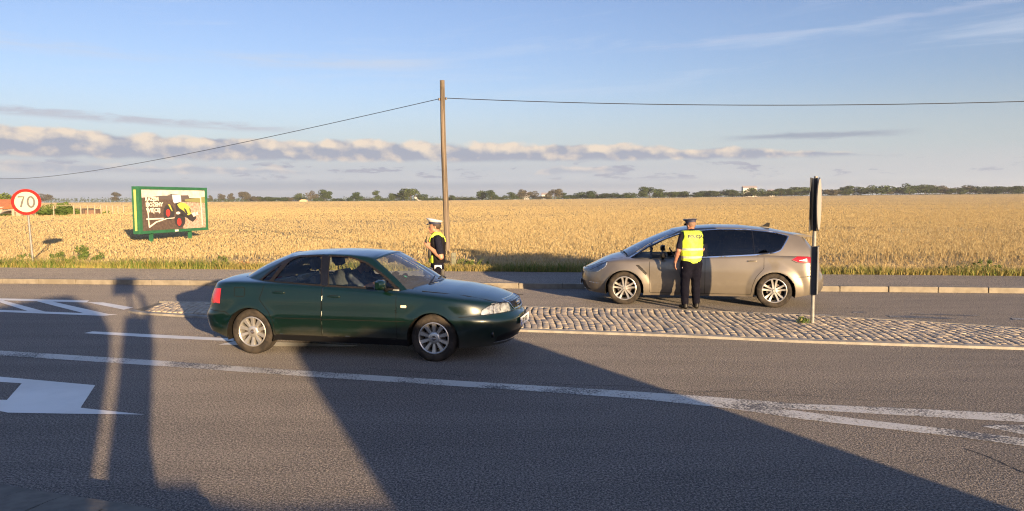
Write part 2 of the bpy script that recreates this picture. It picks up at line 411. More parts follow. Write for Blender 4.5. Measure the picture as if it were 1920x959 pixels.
mark([[(-90, 700.5), (0, 706.6), (178.6, 722.6), (151, 765), (60, 763), (12.8, 750.3), (40.8, 719), (0, 716.4), (-60, 713)]], M_p0, 'turn_arrow')
mark([[(12.8, 750.3), (60, 763), (151, 765), (271.6, 777.6), (130, 776), (14.6, 774), (-70, 757), (-70, 748)]], M_p0, 'turn_arrow')
mark([[(0, 559.8), (167, 563.8), (162, 567.6), (0, 563.3), (-80, 561.5), (-80, 558)]], M_p0)
mark([[(-80, 577), (0, 581.3), (221, 590), (195, 592.5), (0, 585.2), (-80, 581)]], M_p0)
_pz[0] = .0052
mark([[(-14, 563), (6, 563.5), (88, 585.5), (57, 585)], [(68, 565), (97, 565.5), (205, 589.5), (160, 588.3)], [(161.6, 566.8), (193, 567.3), (250, 577), (232, 581)]], M_p0, 'hatch_marking')
mark([[(1440, 588.5), (1485, 587.5), (1562, 590.5), (1560, 593.5), (1500, 592)], [(1664, 592), (1700, 592.3), (1792, 597), (1780, 598.6), (1672, 595.6)], [(1896, 596), (1960, 599), (1960, 602), (1900, 600)], [(1600, 585), (1622, 584.5), (1618, 587), (1600, 587)], [(1710, 588), (1840, 592), (1835, 593.3), (1712, 589.6)]], M_p2)
# thin cracks of the carriageway: dark grooves
M_crack = mat('crack_filler', (.012, .012, .013), .8)
mb = MB()
def crack(pts, w):
    P = []
    for (a, b) in zip(pts[:-1], pts[1:]):
        n = max(2, int(abs(b[0]-a[0])/9))
        for k in range(n): P.append((a[0]+(b[0]-a[0])*k/n, a[1]+(b[1]-a[1])*k/n))
    P.append(pts[-1]); G_ = [at(x, y+random.uniform(-.9, .9), .003) for x, y in P]
    for i in range(len(G_)-1):
        a, b = Vector(G_[i]), Vector(G_[i+1]); d = (b-a).normalized(); n = Vector((-d.y, d.x, 0))*w*random.uniform(.4, 1)
        mb.add([a-n, b-n*.8, b+n*.8, a+n], [(0, 1, 2, 3)])
crack([(990, 716), (1080, 722), (1160, 723), (1250, 731), (1300, 736), (1380, 732), (1450, 736)], .008)
crack([(1452, 746), (1458, 741), (1520, 743), (1600, 749), (1720, 755)], .006)
crack([(1810, 842), (1850, 856), (1920, 886)], .008); crack([(690, 690), (730, 694), (820, 700), (880, 706)], .007)
tag(mb.build('road_crack', M_crack), kind='structure')

# ---- traffic island: kerb, then rows of granite setts
top_e = [(238, 583), (262, 571), (290, 567.5), (391, 568.5), (700, 572), (982, 577.5), (1241, 582), (1500, 592.5), (1720, 605), (1920, 618), (2150, 634)]
bot_e = [(238, 586), (262, 590), (388, 598), (600, 606), (982, 623), (1241, 631.5), (1500, 643.5), (1920, 657), (2150, 664)]
IZ = .035
def iso(edge, z=0.): 
    P = np.array([at(px, py, z) for px, py in edge]); return P
te, be = iso(top_e), iso(bot_e)
ix0 = max(te[0][0], be[0][0])+.02; ix1 = min(te[-1][0], be[-1][0])
fy_top = lambda x: np.interp(x, te[:, 0], te[:, 1]); fy_bot = lambda x: np.interp(x, be[:, 0], be[:, 1])
xs = np.linspace(ix0+.02, ix1, 150)
M_isl = dirty('island_kerb_concrete', (.19, .175, .15), (.27, .25, .215), 5., .85, bd=.006)
M_joint = dirty('joint_sand', (.11, .09, .06), (.16, .13, .085), 20., .95, bd=.01)
isl = empty('traffic_island', (0, 0, 0)); tag(isl, kind='structure')
mb = MB(); kw = .13
def ring(fo_, sgn):
    for i in range(len(xs)-1):
        a, b = xs[i], xs[i+1]
        for (x_, X_) in ((a, b),):
            o0, o1 = fo_(x_), fo_(X_); i0, i1 = o0+sgn*kw, o1+sgn*kw
            mid = lambda q: q
            if sgn > 0: i0 = min(i0, (fy_top(x_)+fy_bot(x_))/2); i1 = min(i1, (fy_top(X_)+fy_bot(X_))/2)
            else: i0 = max(i0, (fy_top(x_)+fy_bot(x_))/2); i1 = max(i1, (fy_top(X_)+fy_bot(X_))/2)
            mb.add([(x_, o0, -.02), (X_, o1, -.02), (X_, o1+sgn*.015, IZ), (x_, o0+sgn*.015, IZ), (X_, i1, IZ+.008), (x_, i0, IZ+.008), (X_, i1, -.02), (x_, i0, -.02)],
                   [(0, 1, 2, 3), (3, 2, 4, 5), (5, 4, 6, 7)])
ring(fy_bot, 1); ring(fy_top, -1)
mb.build('island_kerb', M_isl, isl, smooth=True)
mb = MB()
for i in range(len(xs)-1):
    a, b = xs[i], xs[i+1]
    mb.add([(a, fy_bot(a)+.1, IZ-.02), (b, fy_bot(b)+.1, IZ-.02), (b, fy_top(b)-.1, IZ-.02), (a, fy_top(a)-.1, IZ-.02)], [(0, 1, 2, 3)])
mb.build('joint_bed', M_joint, isl)
def sett_mat():
    m, t, b = nmat('granite_setts'); o = objc(t)
    at_ = t.new('ShaderNodeAttribute', attribute_name='tone'); n = t.noise(o, 60, 5, .7); n2 = t.noise(o, .6, 3)
    c = t.mix(at_.outputs['Fac'], (.30, .25, .185), (.42, .36, .275)); c = t.mix(t.m('MULTIPLY', t.ss(n, .45, .7), .4), c, (.18, .15, .12))
    c = t.mix(t.m('MULTIPLY', t.ss(n2, .5, .7), .3), c, (.30, .22, .14))
    t.put(b.inputs['Base Color'], c); b.inputs['Roughness'].default_value = .75; bump(t, b, n, .006); return m
V = []; F = []; tone = []
rowx = ix0+.25; r_ = 0
while rowx < ix1-.1:
    w = rng.uniform(.092, .118); y = fy_bot(rowx)+kw+.012+rng.uniform(0, .05); yt = fy_top(rowx)-kw-.012
    ph = rng.uniform(0, 6)
    while y < yt-.05:
        d = min(rng.uniform(.085, .125), yt-y); gap = .009
        wob = .035*math.sin(y*2.2+rowx*.35)+.02*math.sin(y*5+ph)*.5
        cx = rowx+wob+.5*w*0+.12*(y-yt)*math.sin(rowx*.25); cyy = y+d/2
        hz = IZ+rng.uniform(.003, .009); tx, ty = rng.normal(0, .022, 2)
        hw_, hd = w/2-gap/2, d/2-gap/2
        b0 = len(V)
        cor = [(-1, -1), (1, -1), (1, 1), (-1, 1)]
        for k, (kf, zz) in enumerate(((1, -.03), (.95, -.004), (.82, .002))):
            for (sx, sy) in cor:
                jx, jy = rng.normal(0, .0028, 2)
                px_, py_ = sx*hw_*kf+jx, sy*hd*kf+jy
                V.append((cx+px_, cyy+py_, hz+zz+(tx*px_+ty*py_ if k else 0)))
        for k in range(2):
            for q in range(4): F.append((b0+4*k+q, b0+4*k+(q+1) % 4, b0+4*k+4+(q+1) % 4, b0+4*k+4+q))
        F.append((b0+8, b0+9, b0+10, b0+11)); tone += [rng.random()]*9
        y += d-.003
    rowx += w+.006
so_ = mesh_obj('granite_setts', V, np.array(F), sett_mat(), isl, smooth=True); color_attr(so_, tone)
print('setts', len(F)//9)
# kerb of the near pavement, bottom left corner
mb = MB(); K1 = [(-60, 905), (0, 930), (60, 941), (130, 953), (230, 968), (420, 1005)]
for (a, b) in zip(K1[:-1], K1[1:]):
    A, B = Vector(at(*a)), Vector(at(*b)); d = (B-A).normalized(); n = Vector((d.y, -d.x, 0))
    mb.add([A-Vector((0, 0, .05)), B-Vector((0, 0, .05)), B+n*.02+Vector((0, 0, .10)), A+n*.02+Vector((0, 0, .10)), B+n*.15+Vector((0, 0, .11)), A+n*.15+Vector((0, 0, .11)),
            B+n*1.8+Vector((0, 0, .11)), A+n*1.8+Vector((0, 0, .11))], [(0, 1, 2, 3), (3, 2, 4, 5), (5, 4, 6, 7)])
tag(mb.build('near_kerb', dirty('dark_old_kerb', (.10, .09, .075), (.15, .135, .11), 5., .9, bd=.01)), kind='structure')  # one darker, asphalt-like colour over the whole near kerb
# ------------------------------------------------------------------ blades, ears, leaves
def straw_mat(name, ca, cb, cc=None, tr=.25):
    m, t, b = nmat(name); a = t.new('ShaderNodeAttribute', attribute_name='tone').outputs['Fac']
    c = t.ramp(a, [(0, ca), (.6, cb), (1, cc or cb)]); t.put(b.inputs['Base Color'], c)
    b.inputs['Roughness'].default_value = .7; b.inputs['Specular IOR Level'].default_value = .25
    tl = t.new('ShaderNodeBsdfTranslucent'); t.put(tl.inputs[0], c); mx = t.new('ShaderNodeMixShader'); mx.inputs[0].default_value = tr
    out = [n for n in t.n if n.type == 'OUTPUT_MATERIAL'][0]
    t.l.new(b.outputs[0], mx.inputs[1]); t.l.new(tl.outputs[0], mx.inputs[2]); t.l.new(mx.outputs[0], out.inputs[0]); return m
def quads_obj(name, P, m, tone, parent=None, jitter_n=True):
    """P: (n,4,3) separate quads"""
    n = len(P); o = mesh_obj(name, P.reshape(-1, 3), np.arange(n*4).reshape(n, 4), m, parent)
    color_attr(o, tone); return o
def wheat(n_k=380000):
    # positions: density falls with distance
    y1, y2 = 18.5, 640.
    u = rng.random(n_k); y = y1*(y2/y1)**u
    half = .74*y+3; x = rng.uniform(-1, 1, n_k)*half+0.0
    fy = verge_y(x)+.6+rng.uniform(-.35, .35, n_k)
    keep = y > fy; x, y = x[keep], y[keep]
    # tramlines: pairs of narrow wheel tracks without plants
    tl = (y+.13*x+2.0*np.sin(x*.02)) % 21.
    keep = ~(((tl < .45) | ((tl > 1.9) & (tl < 2.35))) & (y > 30) & (y < 200)); x, y = x[keep], y[keep]
    for (a, b, wd) in (((4., 57.5), (8.5, 53), .5), ((8.5, 53), (17.4, 43.6), .6), ((17.4, 43.6), (30., 30.), .55), ((36, 116), (90, 100), 1.6), ((-30, 120), (36, 116), 1.4), ((-60, 190), (40, 175), 3.), ((40, 175), (150, 150), 3.)):
        a = np.array(a); b = np.array(b); ab = b-a; q = np.stack([x, y], 1)-a; t_ = np.clip(q@ab/(ab@ab), 0, 1); dd_ = np.linalg.norm(q-t_[:, None]*ab, axis=1); keep = dd_ > wd*(1+.25*np.sin(x*1.7)); x, y = x[keep], y[keep]
    n = len(x); s = np.clip((y/30), 1, 25)**.72
    patch = .5+.5*np.sin(x*.31+1.7*np.sin(y*.23))*np.sin(y*.19+x*.07)
    edge = np.clip((y-verge_y(x)-.5)/1.6, .4, 1)
    H = edge*crop_h(x, y)*(1+rng.normal(0, .07, n)-.05*patch)+terrain(x, y)+.08
    big = crop_h(x, y) > .3
    ang = rng.uniform(0, PI, n); lean = rng.normal(0, .10, (n, 2)); lean[:, 0] += .03
    earL = np.where(big, .10, .085)*s**.75*rng.uniform(.8, 1.25, n); earW = .0095*s*rng.uniform(.8, 1.3, n)
    top = np.stack([x, y, H], 1); d = np.stack([lean[:, 0]*2.4, lean[:, 1]*2.4, np.ones(n)], 1); d /= np.linalg.norm(d, axis=1)[:, None]
    base = top-d*earL[:, None]
    out = []; tones = []
    t0 = rng.random(n); q_ = np.clip((y-35)/60, 0, 1)*.6; t0 = t0*(1-q_)+.55*q_+.22*(np.sin(y*.9+x*.08)*.5)*q_
    for k in range(2):
        a = ang+k*PI/2; w = np.stack([np.cos(a), np.sin(a), 0*a], 1)*earW[:, None]
        m1 = base+d*earL[:, None]*.35
        out.append(np.stack([base, m1+w, top, m1-w], 1)); tones.append(t0)
    w = np.stack([np.cos(ang), np.sin(ang), 0*ang], 1)*(.0035*s)[:, None]
    foot = base.copy(); foot[:, 2] -= np.where(big, .34, .14)*rng.uniform(.8, 1, n); foot[:, :2] -= lean*.4
    out.append(np.stack([foot-w, foot+w, base+w, base-w], 1)); tones.append(t0*.8)
    # straw leaves / awns
    k = rng.random(n) < .8; a = ang[k]+1.; L = (.16*s[k])
    e = top[k]+np.stack([np.cos(a)*L*.5, np.sin(a)*L*.5, rng.uniform(-.5, .35, k.sum())*L], 1); wv = np.stack([-np.sin(a), np.cos(a), 0*a], 1)*(.005*s[k])[:, None]
    b_ = base[k]
    out.append(np.stack([b_-wv, b_+wv, e, e+(0, 0, .004)], 1)); tones.append(t0[k]*.7+.3)
    P = np.concatenate(out); T = np.concatenate(tones)
    print('wheat quads', len(P))
    o = quads_obj('wheat', P, straw_mat('ripe_wheat', (.31, .225, .105), (.44, .345, .175), (.54, .45, .26), .25), T)
    tag(o, 'ripe golden wheat ears standing close together across the field behind the road', 'wheat', kind='stuff')
wheat()
def grass():
    n = 42000; x = rng.uniform(-26, 26, n); off = np.abs(rng.normal(0, .5, n))
    patch = np.sin(x*1.1)+np.sin(x*2.7+1)+np.sin(x*.37)*1.2
    green = 1/(1+np.exp(-(patch*1.3+.5)))
    y = verge_y(x)+.07+np.clip(off, 0, 1.35)
    clump = rng.random(n)
    h = (.08+.12*rng.random(n)**2)*(1+.9*green*(rng.random(n) < .5))
    h = np.where((x < -8), h*1.0, h)
    hh = h*np.clip(1.2-.3*(off), .5, 1.3)
    ang = rng.uniform(0, 2*PI, n); w = .009*np.stack([np.cos(ang), np.sin(ang), 0*ang], 1)
    b = np.stack([x, y, np.full(n, .10)], 1); ln = rng.normal(0, .45, (n, 2))
    m = b+np.stack([ln[:, 0]*hh*.35, ln[:, 1]*hh*.35, hh*.6], 1); t = b+np.stack([ln[:, 0]*hh, ln[:, 1]*hh, hh], 1)
    P = np.concatenate([np.stack([b-w, b+w, m+w*.7, m-w*.7], 1), np.stack([m-w*.7, m+w*.7, t, t], 1)])
    tn = np.clip(green*.7+rng.normal(0, .22, n), 0, 1); tn = np.where(rng.random(n) < .35, rng.random(n)*.3, tn)
    o = quads_obj('roadside_grass', P, straw_mat('roadside_grass', (.32, .25, .09), (.15, .19, .04), (.07, .14, .022), .3), np.concatenate([tn, tn]))
    tag(o, 'low green and straw coloured grass along the pavement edge', 'grass', kind='stuff')
grass()
M_weed = straw_mat('weed_leaf', (.05, .085, .02), (.09, .14, .035), (.22, .22, .08), .3)
M_weedp = straw_mat('poppy_and_seed', (.30, .05, .03), (.36, .20, .08), (.5, .4, .2), .3)
def leaf_cloud(n, cen, rad, size, rs, flat=.0, shell=.55):
    """n leaf quads in an uneven clump volume"""
    d = rs.normal(size=(n, 3)); d /= np.linalg.norm(d, axis=1)[:, None]
    r = shell+(1-shell)*rs.random(n)**.6; p = cen+d*r[:, None]*rad
    nn = rs.normal(size=(n, 3))+d*1.1; nn /= np.linalg.norm(nn, axis=1)[:, None]
    a = np.cross(nn, rs.normal(size=(n, 3))); a /= np.linalg.norm(a, axis=1)[:, None]; b = np.cross(nn, a)
    s = size*rs.uniform(.6, 1.3, n)[:, None]
    return np.stack([p-a*s, p-b*s*.55, p+a*s, p+b*s*.55], 1)
def weed(x, y, h, w, label, seed, red=False):
    rs = np.random.default_rng(seed); e = empty('weed_plant', (x, y, .1)); tag(e, label, 'weed', 'weeds along the field edge')
    mb = MB(); tips = []
    for k in range(9):
        a = rs.uniform(0, 2*PI); q = Vector((math.cos(a)*w*rs.uniform(.2, 1)*.5, math.sin(a)*w*.3, h*rs.uniform(.55, 1)))
        mb.path([(0, 0, 0), tuple(q*.5+Vector((0, 0, h*.12))), tuple(q)], [.007, .005, .002], 4); tips.append(q)
    mb.build('stem', mat('weed_stem', (.12, .15, .04), .8), e)
    P = np.concatenate([leaf_cloud(44, np.array(t)*(.35+.6*rs.random()), np.array([.10, .08, .13])*h*1.6, .022*h/.4+.008, rs, shell=.1) for t in tips])
    quads_obj('foliage', P, M_weedp if red else M_weed, rs.random(len(P)), e)
def G2(px, py): p = at(px, py, .1); return p[0], p[1]
for i, (px, py, h, w, lb, red) in enumerate([
    (92, 493, .55, .9, 'bushy green weed just right of the seventy sign post', False),
    (145, 495, .95, .5, 'tall thin weed on the verge, first one right of the sign post clump', False),
    (172, 496, .5, .7, 'broad green weed between the tall thin weed and the billboard', False),
    (28, 492, .40, .9, 'low green weed at far left before the sign post', False),
    (118, 497, .35, .8, 'small weed beside the bushy one near the sign post', False),
    (405, 501, .45, 1.0, 'wide green weed on the verge above the boot of the green car', False),
    (330, 500, .22, .8, 'low weed on the verge below the billboard', False),
    (458, 502, .25, .9, 'reddish brown weed above the green car rear window', True),
    (868, 505, .42, .7, 'green weed right of the marker post behind the pole', False),
    (890, 507, .48, .9, 'bushy weed second right of the marker post', False),
    (935, 509, .30, .8, 'low green weed at the verge above the green car bonnet', False),
    (1862, 514, .45, 1.0, 'leafy green weed on the verge near the right picture edge', False),
    (1800, 515, .26, .9, 'low weed left of the leafy one at the right edge', False),
    (1330, 513, .25, .9, 'low weed on the verge behind the grey car', False)]):
    x, y = G2(px, py); weed(x, y+.3, h*.75, w, lb, 50+i, red)
# small weeds at the foot of the sign post on the island
x, y, _ = at(1509, 607, IZ)
rs = np.random.default_rng(5); P = np.concatenate([leaf_cloud(22, np.array([x+rs.uniform(-.12, .05), y+rs.uniform(-.06, .1), IZ+.05]), np.array([.07, .05, .06]), .022, rs, shell=.1) for _ in range(6)])
tag(quads_obj('weed_tuft', P, M_weed, rs.random(len(P))), 'tiny green weed tuft between the setts at the sign post foot', 'weed')

# ------------------------------------------------------------------ distant trees
def leaf_mat(name, a, b, c):
    m, t, bs = nmat(name); tn = t.new('ShaderNodeAttribute', attribute_name='tone').outputs['Fac']; oi = t.new('ShaderNodeObjectInfo')
    col = t.mix(tn, a, b); col = t.mix(t.m('MULTIPLY', oi.outputs['Random'], .55), col, c); t.put(bs.inputs['Base Color'], col)
    bs.inputs['Roughness'].default_value = .8; bs.inputs['Specular IOR Level'].default_value = .15
    return m
M_leaf = leaf_mat('tree_leaves', (.016, .030, .009), (.045, .072, .020), (.060, .075, .026))
M_leafb = leaf_mat('tree_leaves_brownish', (.05, .045, .028), (.10, .09, .055), (.075, .07, .045))
M_bark = dirty('tree_bark', (.09, .065, .045), (.05, .04, .03), 3., .95)
def crown_mesh(seed, kind):
    """unit crown: about 1 high and 1 wide, standing on z=.12"""
    rs = np.random.default_rng(seed); out = []
    nb = {0: 12, 1: 9, 2: 14, 3: 7}[kind]
    for k in range(nb):
        if kind == 0: c = np.array([rs.uniform(-.27, .27), rs.uniform(-.27, .27), rs.uniform(.32, .80)]); r = rs.uniform(.13, .22)
        elif kind == 1: c = np.array([rs.uniform(-.12, .12), rs.uniform(-.12, .12), rs.uniform(.3, .88)]); r = rs.uniform(.10, .18)
        elif kind == 2: c = np.array([rs.uniform(-.38, .38), rs.uniform(-.3, .3), rs.uniform(.22, .6)]); r = rs.uniform(.14, .24)
        else: c = np.array([rs.uniform(-.25, .25), rs.uniform(-.25, .25), rs.uniform(.45, .85)]); r = rs.uniform(.09, .17)
        if kind in (0, 3): c[:2] *= 1.15-(c[2]-.4)*.8
        out.append(leaf_cloud(int(150*(r/.17)**2), c, np.array([r, r, r*.85]), .035, rs, shell=.55))
    P = np.concatenate(out); mn, mx = P.reshape(-1, 3).min(0), P.reshape(-1, 3).max(0)
    P[..., 2] = .13+(P[..., 2]-mn[2])/(mx[2]-mn[2])*.87; P[..., :2] /= (mx[0]-mn[0])
    return P, rs.random(len(P))
crowns = []
for i in range(10):
    k = [0, 0, 0, 1, 1, 2, 2, 3, 3, 0][i]; P, tn = crown_mesh(100+i, k)
    for mm in (M_leaf, M_leafb):
        o = quads_obj('crown', P, mm, tn); crowns.append((k, i, mm.name, o.data)); bpy.data.objects.remove(o)
def trunk_mesh():
    mb = MB(); mb.path([(0, 0, -.1), (.005, 0, .15), (-.004, .003, .45), (.01, 0, .75)], [.045, .032, .022, .008], 7)
    for k in range(5):
        a = k*2.4; mb.path([(0, 0, .22+.07*k), (math.cos(a)*.12, math.sin(a)*.12, .36+.07*k), (math.cos(a)*.25, math.sin(a)*.25, .48+.07*k)], [.016, .01, .004], 5)
    o = mb.build('trunk', M_bark, smooth=True); me = o.data; bpy.data.objects.remove(o); return me
TRUNK = trunk_mesh()
def horizon_y(px): return float(np.interp(px, [0, 400, 960, 1200, 1440, 1640, 1920], [383, 380, 378, 374.5, 370.5, 366.5, 366]))
def tree(px, top, w, dist, kind, brown, label, group=None, base=None, extra=0):
    d = ray(px, 400); x = d.x/d.y*dist; z0 = float(terrain(x, dist))-.2
    b = ray(px, top); ztop = CAMH+b.z/b.y*dist; hgt = max(2.5, ztop-z0); wid = max(w/FPX*dist*1.4, .5)
    e = empty('tree', (x, dist, z0), random.uniform(0, 6.3)); tag(e, label, 'tree', group)
    cs = [c for c in crowns if c[0] == kind and c[2] == (M_leafb if brown else M_leaf).name]; c = random.choice(cs)[3]
    co_ = bpy.data.objects.new('crown', c); COL.objects.link(co_); co_.parent = e; co_.scale = (wid, wid, hgt)
    tr = bpy.data.objects.new('trunk', TRUNK); COL.objects.link(tr); tr.parent = e; tr.scale = (hgt*.8, hgt*.8, hgt)
    return e
T1 = [ # px, top, width, distance, kind, brownish, label
 (84, 363, 22, 780, 0, 1, 'rounded grey brown tree on the horizon right of the seventy sign'),
 (217, 360, 15, 760, 1, 1, 'lone dark tree on the horizon just left of the billboard'),
 (393, 366, 9, 800, 0, 1, 'small faint tree just right of the billboard'),
 (416, 363, 13, 780, 0, 1, 'leftmost of three brownish trees right of the billboard'),
 (438, 362, 14, 770, 0, 1, 'middle one of three brownish trees right of the billboard'),
 (456, 359, 17, 770, 0, 1, 'tallest brownish tree of the three right of the billboard'),
 (559, 362, 16, 700, 3, 0, 'small green tree left of the straw stack'),
 (583, 357, 18, 660, 3, 1, 'pale open crowned tree right of the straw stack'),
 (610, 355, 25, 600, 0, 0, 'big rounded green tree right of the pale open crowned one'),
 (656, 371, 12, 640, 2, 0, 'low shrub like tree left of the broad dark tree'),
 (671, 360, 21, 610, 0, 0, 'broad dark tree standing alone mid left on the horizon'),
 (707, 357, 13, 620, 1, 0, 'slim upright tree between two broad dark trees'),
 (744, 362, 22, 610, 2, 0, 'wide low dark tree left of the tallest one by the pole'),
 (770, 353, 27, 600, 0, 0, 'tallest dark tree left of the wooden pole'),
 (794, 364, 22, 620, 2, 0, 'lower lighter tree joined to the tallest one left of the pole'),
 (820, 371, 9, 640, 2, 0, 'tiny tree close to the left side of the wooden pole'),
 (845, 366, 16, 620, 0, 0, 'tree directly right of the wooden pole'),
 (903, 357, 18, 610, 3, 0, 'loose crowned tree left of the broad one right of the pole'),
 (921, 356, 23, 600, 0, 0, 'broad green tree right of the loose crowned one past the pole'),
 (955, 360, 20, 600, 0, 0, 'dark tree left of two brownish ones at mid picture'),
 (978, 355, 20, 640, 0, 1, 'brownish round tree at mid picture, left one of the pair'),
 (999, 358, 18, 640, 0, 1, 'brownish round tree at mid picture, right one of the pair'),
 (1040, 354, 23, 600, 0, 1, 'large olive tree right of the brownish pair'),
 (1056, 361, 14, 610, 1, 0, 'small dark tree tucked right of the large olive one'),
 (1100, 358, 26, 600, 0, 0, 'dense dark tree above the nose of the grey car'),
 (1218, 350, 29, 600, 0, 0, 'largest dark domed tree left of the standing officer in the vest'),
 (1238, 354, 20, 610, 0, 0, 'pointed dark tree right of the largest domed one'),
 (1415, 352, 26, 600, 0, 0, 'dark domed tree rising from the belt above the rear of the grey car')]
for a in T1: tree(*a)
BELT = [(1068, 366, 14), (1084, 363, 16), (1120, 363, 22), (1136, 362, 24), (1154, 362, 26), (1168, 365, 20), (1181, 361, 20), (1196, 361, 22), (1254, 360, 26), (1272, 359, 24), (1288, 361, 20), (1300, 361, 26), (1316, 363, 20),
 (1333, 358, 28), (1348, 359, 20), (1366, 356, 26), (1380, 356, 26), (1397, 361, 22), (1437, 358, 26), (1450, 356, 22), (1464, 353, 28), (1484, 354, 28), (1503, 351, 30), (1520, 355, 24), (1540, 355, 26), (1557, 356, 26), (1577, 353, 28), (1598, 348, 32),
 (1612, 350, 26), (1632, 348, 28), (1652, 347, 28), (1670, 353, 24), (1687, 352, 26), (1704, 344, 26), (1718, 347, 24), (1734, 347, 30), (1752, 348, 30), (1766, 353, 22), (1778, 352, 26), (1794, 352, 26), (1816, 347, 34), (1834, 348, 28), (1853, 350, 28),
 (1868, 350, 26), (1880, 349, 26), (1896, 349, 26), (1911, 349, 28), (1930, 349, 28), (1950, 348, 30), (1975, 350, 30), (2000, 349, 30)]
for i, (px, tp, w) in enumerate(BELT):
    tree(px, tp+random.uniform(-1, .5), w*1.1, random.uniform(585, 680), random.choice([0, 0, 0, 2, 3]), random.random() < .12,
         'one of the bushy green trees joined in the long belt on the right horizon', 'trees of the horizon belt')
for i, (px, tp, w) in enumerate([(478, 368, 22), (500, 369, 26), (522, 370, 24), (542, 370, 16), (598, 370, 14), (633, 372, 14), (690, 372, 18), (722, 372, 14), (806, 371, 18), (862, 370, 20), (880, 370, 20), (938, 369, 14), (1020, 368, 18), (1112, 367, 20), (568, 370, 18), (1078, 368, 20), (870, 372, 14)]):
    tree(px, tp, w*1.2, random.uniform(650, 740), 2, i % 3 == 0, 'one of the low hazy trees between the taller ones on the left horizon', 'low trees of the far hedgerow')
# far hedgerow mass under and behind the trees
def hedge(name, pts, label, seed, sz, n_per, brown=False, thick=10.):
    rs = np.random.default_rng(seed); out = []
    for (px0, tp0), (px1, tp1), dist in pts:
        n = max(2, int(abs(px1-px0)/3))
        for k in range(n):
            f = (k+rs.random())/n; px = px0+(px1-px0)*f; tp = tp0+(tp1-tp0)*f+rs.normal(0, .7)
            dd = dist+rs.uniform(0, thick); d = ray(px, 400); x = d.x/d.y*dd; z0 = float(terrain(x, dd)); b = ray(px, tp); zt = CAMH+b.z/b.y*dd
            hh = max(1.2, zt-z0); out.append(leaf_cloud(n_per, np.array([x, dd, z0+hh*.4]), np.array([2.6, 2.2, hh*.6]), sz, rs, shell=.2))
    P = np.concatenate(out); o = quads_obj(name, P, M_leafb if brown else M_leaf, rs.random(len(P))); tag(o, label, 'hedge', kind='stuff')
hedge('far_hedgerow', [((385, 373), (540, 372), 760), ((540, 373), (700, 374), 700), ((700, 374), (850, 371), 690), ((850, 371), (960, 370), 690), ((960, 369), (1200, 364), 690), ((1200, 364), (1440, 359), 690), ((1440, 358), (1640, 352), 690), ((1640, 352), (2020, 352), 690)],
      'dark hedgerow running along the foot of the distant trees', 3, .55, 26)
hedge('far_hazy_wood', [((-20, 370), (250, 371), 1500), ((380, 371), (560, 370), 1500), ((640, 369), (960, 367), 1600), ((960, 368), (1500, 362), 1600)], 'faint wood far behind the trees on the left horizon', 4, 1.6, 18, thick=60)
# ------------------------------------------------------------------ car builder
def paint(name, col, col2, rough, metal, inner=(.03, .03, .032)):
    m, t, b = nmat(name); o = objc(t); n = t.noise(o, 2.2, 4, .6); z = t.xyz(o)[2]
    geo = t.new('ShaderNodeNewGeometry')
    dust = t.m('MULTIPLY', t.ss(t.m('ADD', z, t.m('MULTIPLY', n, .35)), .62, .32), .5)      # road dust low on the sills
    c = t.mix(t.ss(n, .3, .7), col, col2); c = t.mix(dust, c, (.11, .09, .07))
    c = t.mix(geo.outputs['Backfacing'], c, inner)
    t.put(b.inputs['Base Color'], c); t.put(b.inputs['Roughness'], t.m('MULTIPLY_ADD', dust, .6, rough)); b.inputs['Metallic'].default_value = metal
    b.inputs['Coat Weight'].default_value = 1.; b.inputs['Coat Roughness'].default_value = .025; return m
def glass_mat(name, tint, refl=1.0, film=0.):
    m, t, b = nmat(name); t.n.remove(b); out = [n for n in t.n if n.type == 'OUTPUT_MATERIAL'][0]
    tr = t.new('ShaderNodeBsdfTransparent'); t.put(tr.inputs[0], tint); gl = t.new('ShaderNodeBsdfGlossy'); gl.inputs['Roughness'].default_value = .02
    df = t.new('ShaderNodeBsdfDiffuse'); t.put(df.inputs[0], (.5, .52, .55)); m0 = t.new('ShaderNodeMixShader'); m0.inputs[0].default_value = film
    t.l.new(tr.outputs[0], m0.inputs[1]); t.l.new(df.outputs[0], m0.inputs[2])
    fr = t.new('ShaderNodeFresnel'); fr.inputs[0].default_value = 1.5; mx = t.new('ShaderNodeMixShader')
    t.put(mx.inputs[0], t.m('MULTIPLY', fr.outputs[0], 1.5*refl, clamp=True)); t.l.new(m0.outputs[0], mx.inputs[1]); t.l.new(gl.outputs[0], mx.inputs[2]); t.l.new(mx.outputs[0], out.inputs[0]); return m
M_green = paint('dark_green_paint', (.0006, .0080, .0046), (.0008, .0100, .0058), .28, .2, (.30, .31, .28))
M_bronze = paint('grey_bronze_paint', (.150, .132, .108), (.172, .152, .125), .34, .45)
M_blk = mat('black_trim', (.006, .006, .007), .45, Specular_IOR_Level=.25); M_blkg = mat('gloss_black_trim', (.005, .005, .006), .12)
M_trim = dirty('dark_brown_trim', (.006, .005, .0045), (.010, .008, .007), 8., .5, 0., Specular_IOR_Level=.3)
M_tyre = dirty('tyre_rubber', (.018, .016, .015), (.045, .037, .03), 9., .85, bd=.004, Specular_IOR_Level=.2)
M_alloy = dirty('alloy', (.55, .54, .52), (.42, .40, .37), 6., .32, .75)
M_chrome = mat('chrome', (.75, .75, .76), .12, 1.); M_steel = mat('brake_steel', (.12, .10, .09), .5, .6)
M_glass = glass_mat('car_glass', (.88, .93, .90)); M_wind = glass_mat('windscreen_glass', (.82, .87, .85), 1.25, .05); M_priv = glass_mat('privacy_glass', (.035, .038, .042), .9)
M_red = mat('tail_lamp_red', (.42, .012, .012), .12, Coat_Weight=1.); M_lamp = dirty('lamp_silver', (.40, .42, .45), (.14, .145, .155), 11., .2, .25, Coat_Weight=1.)
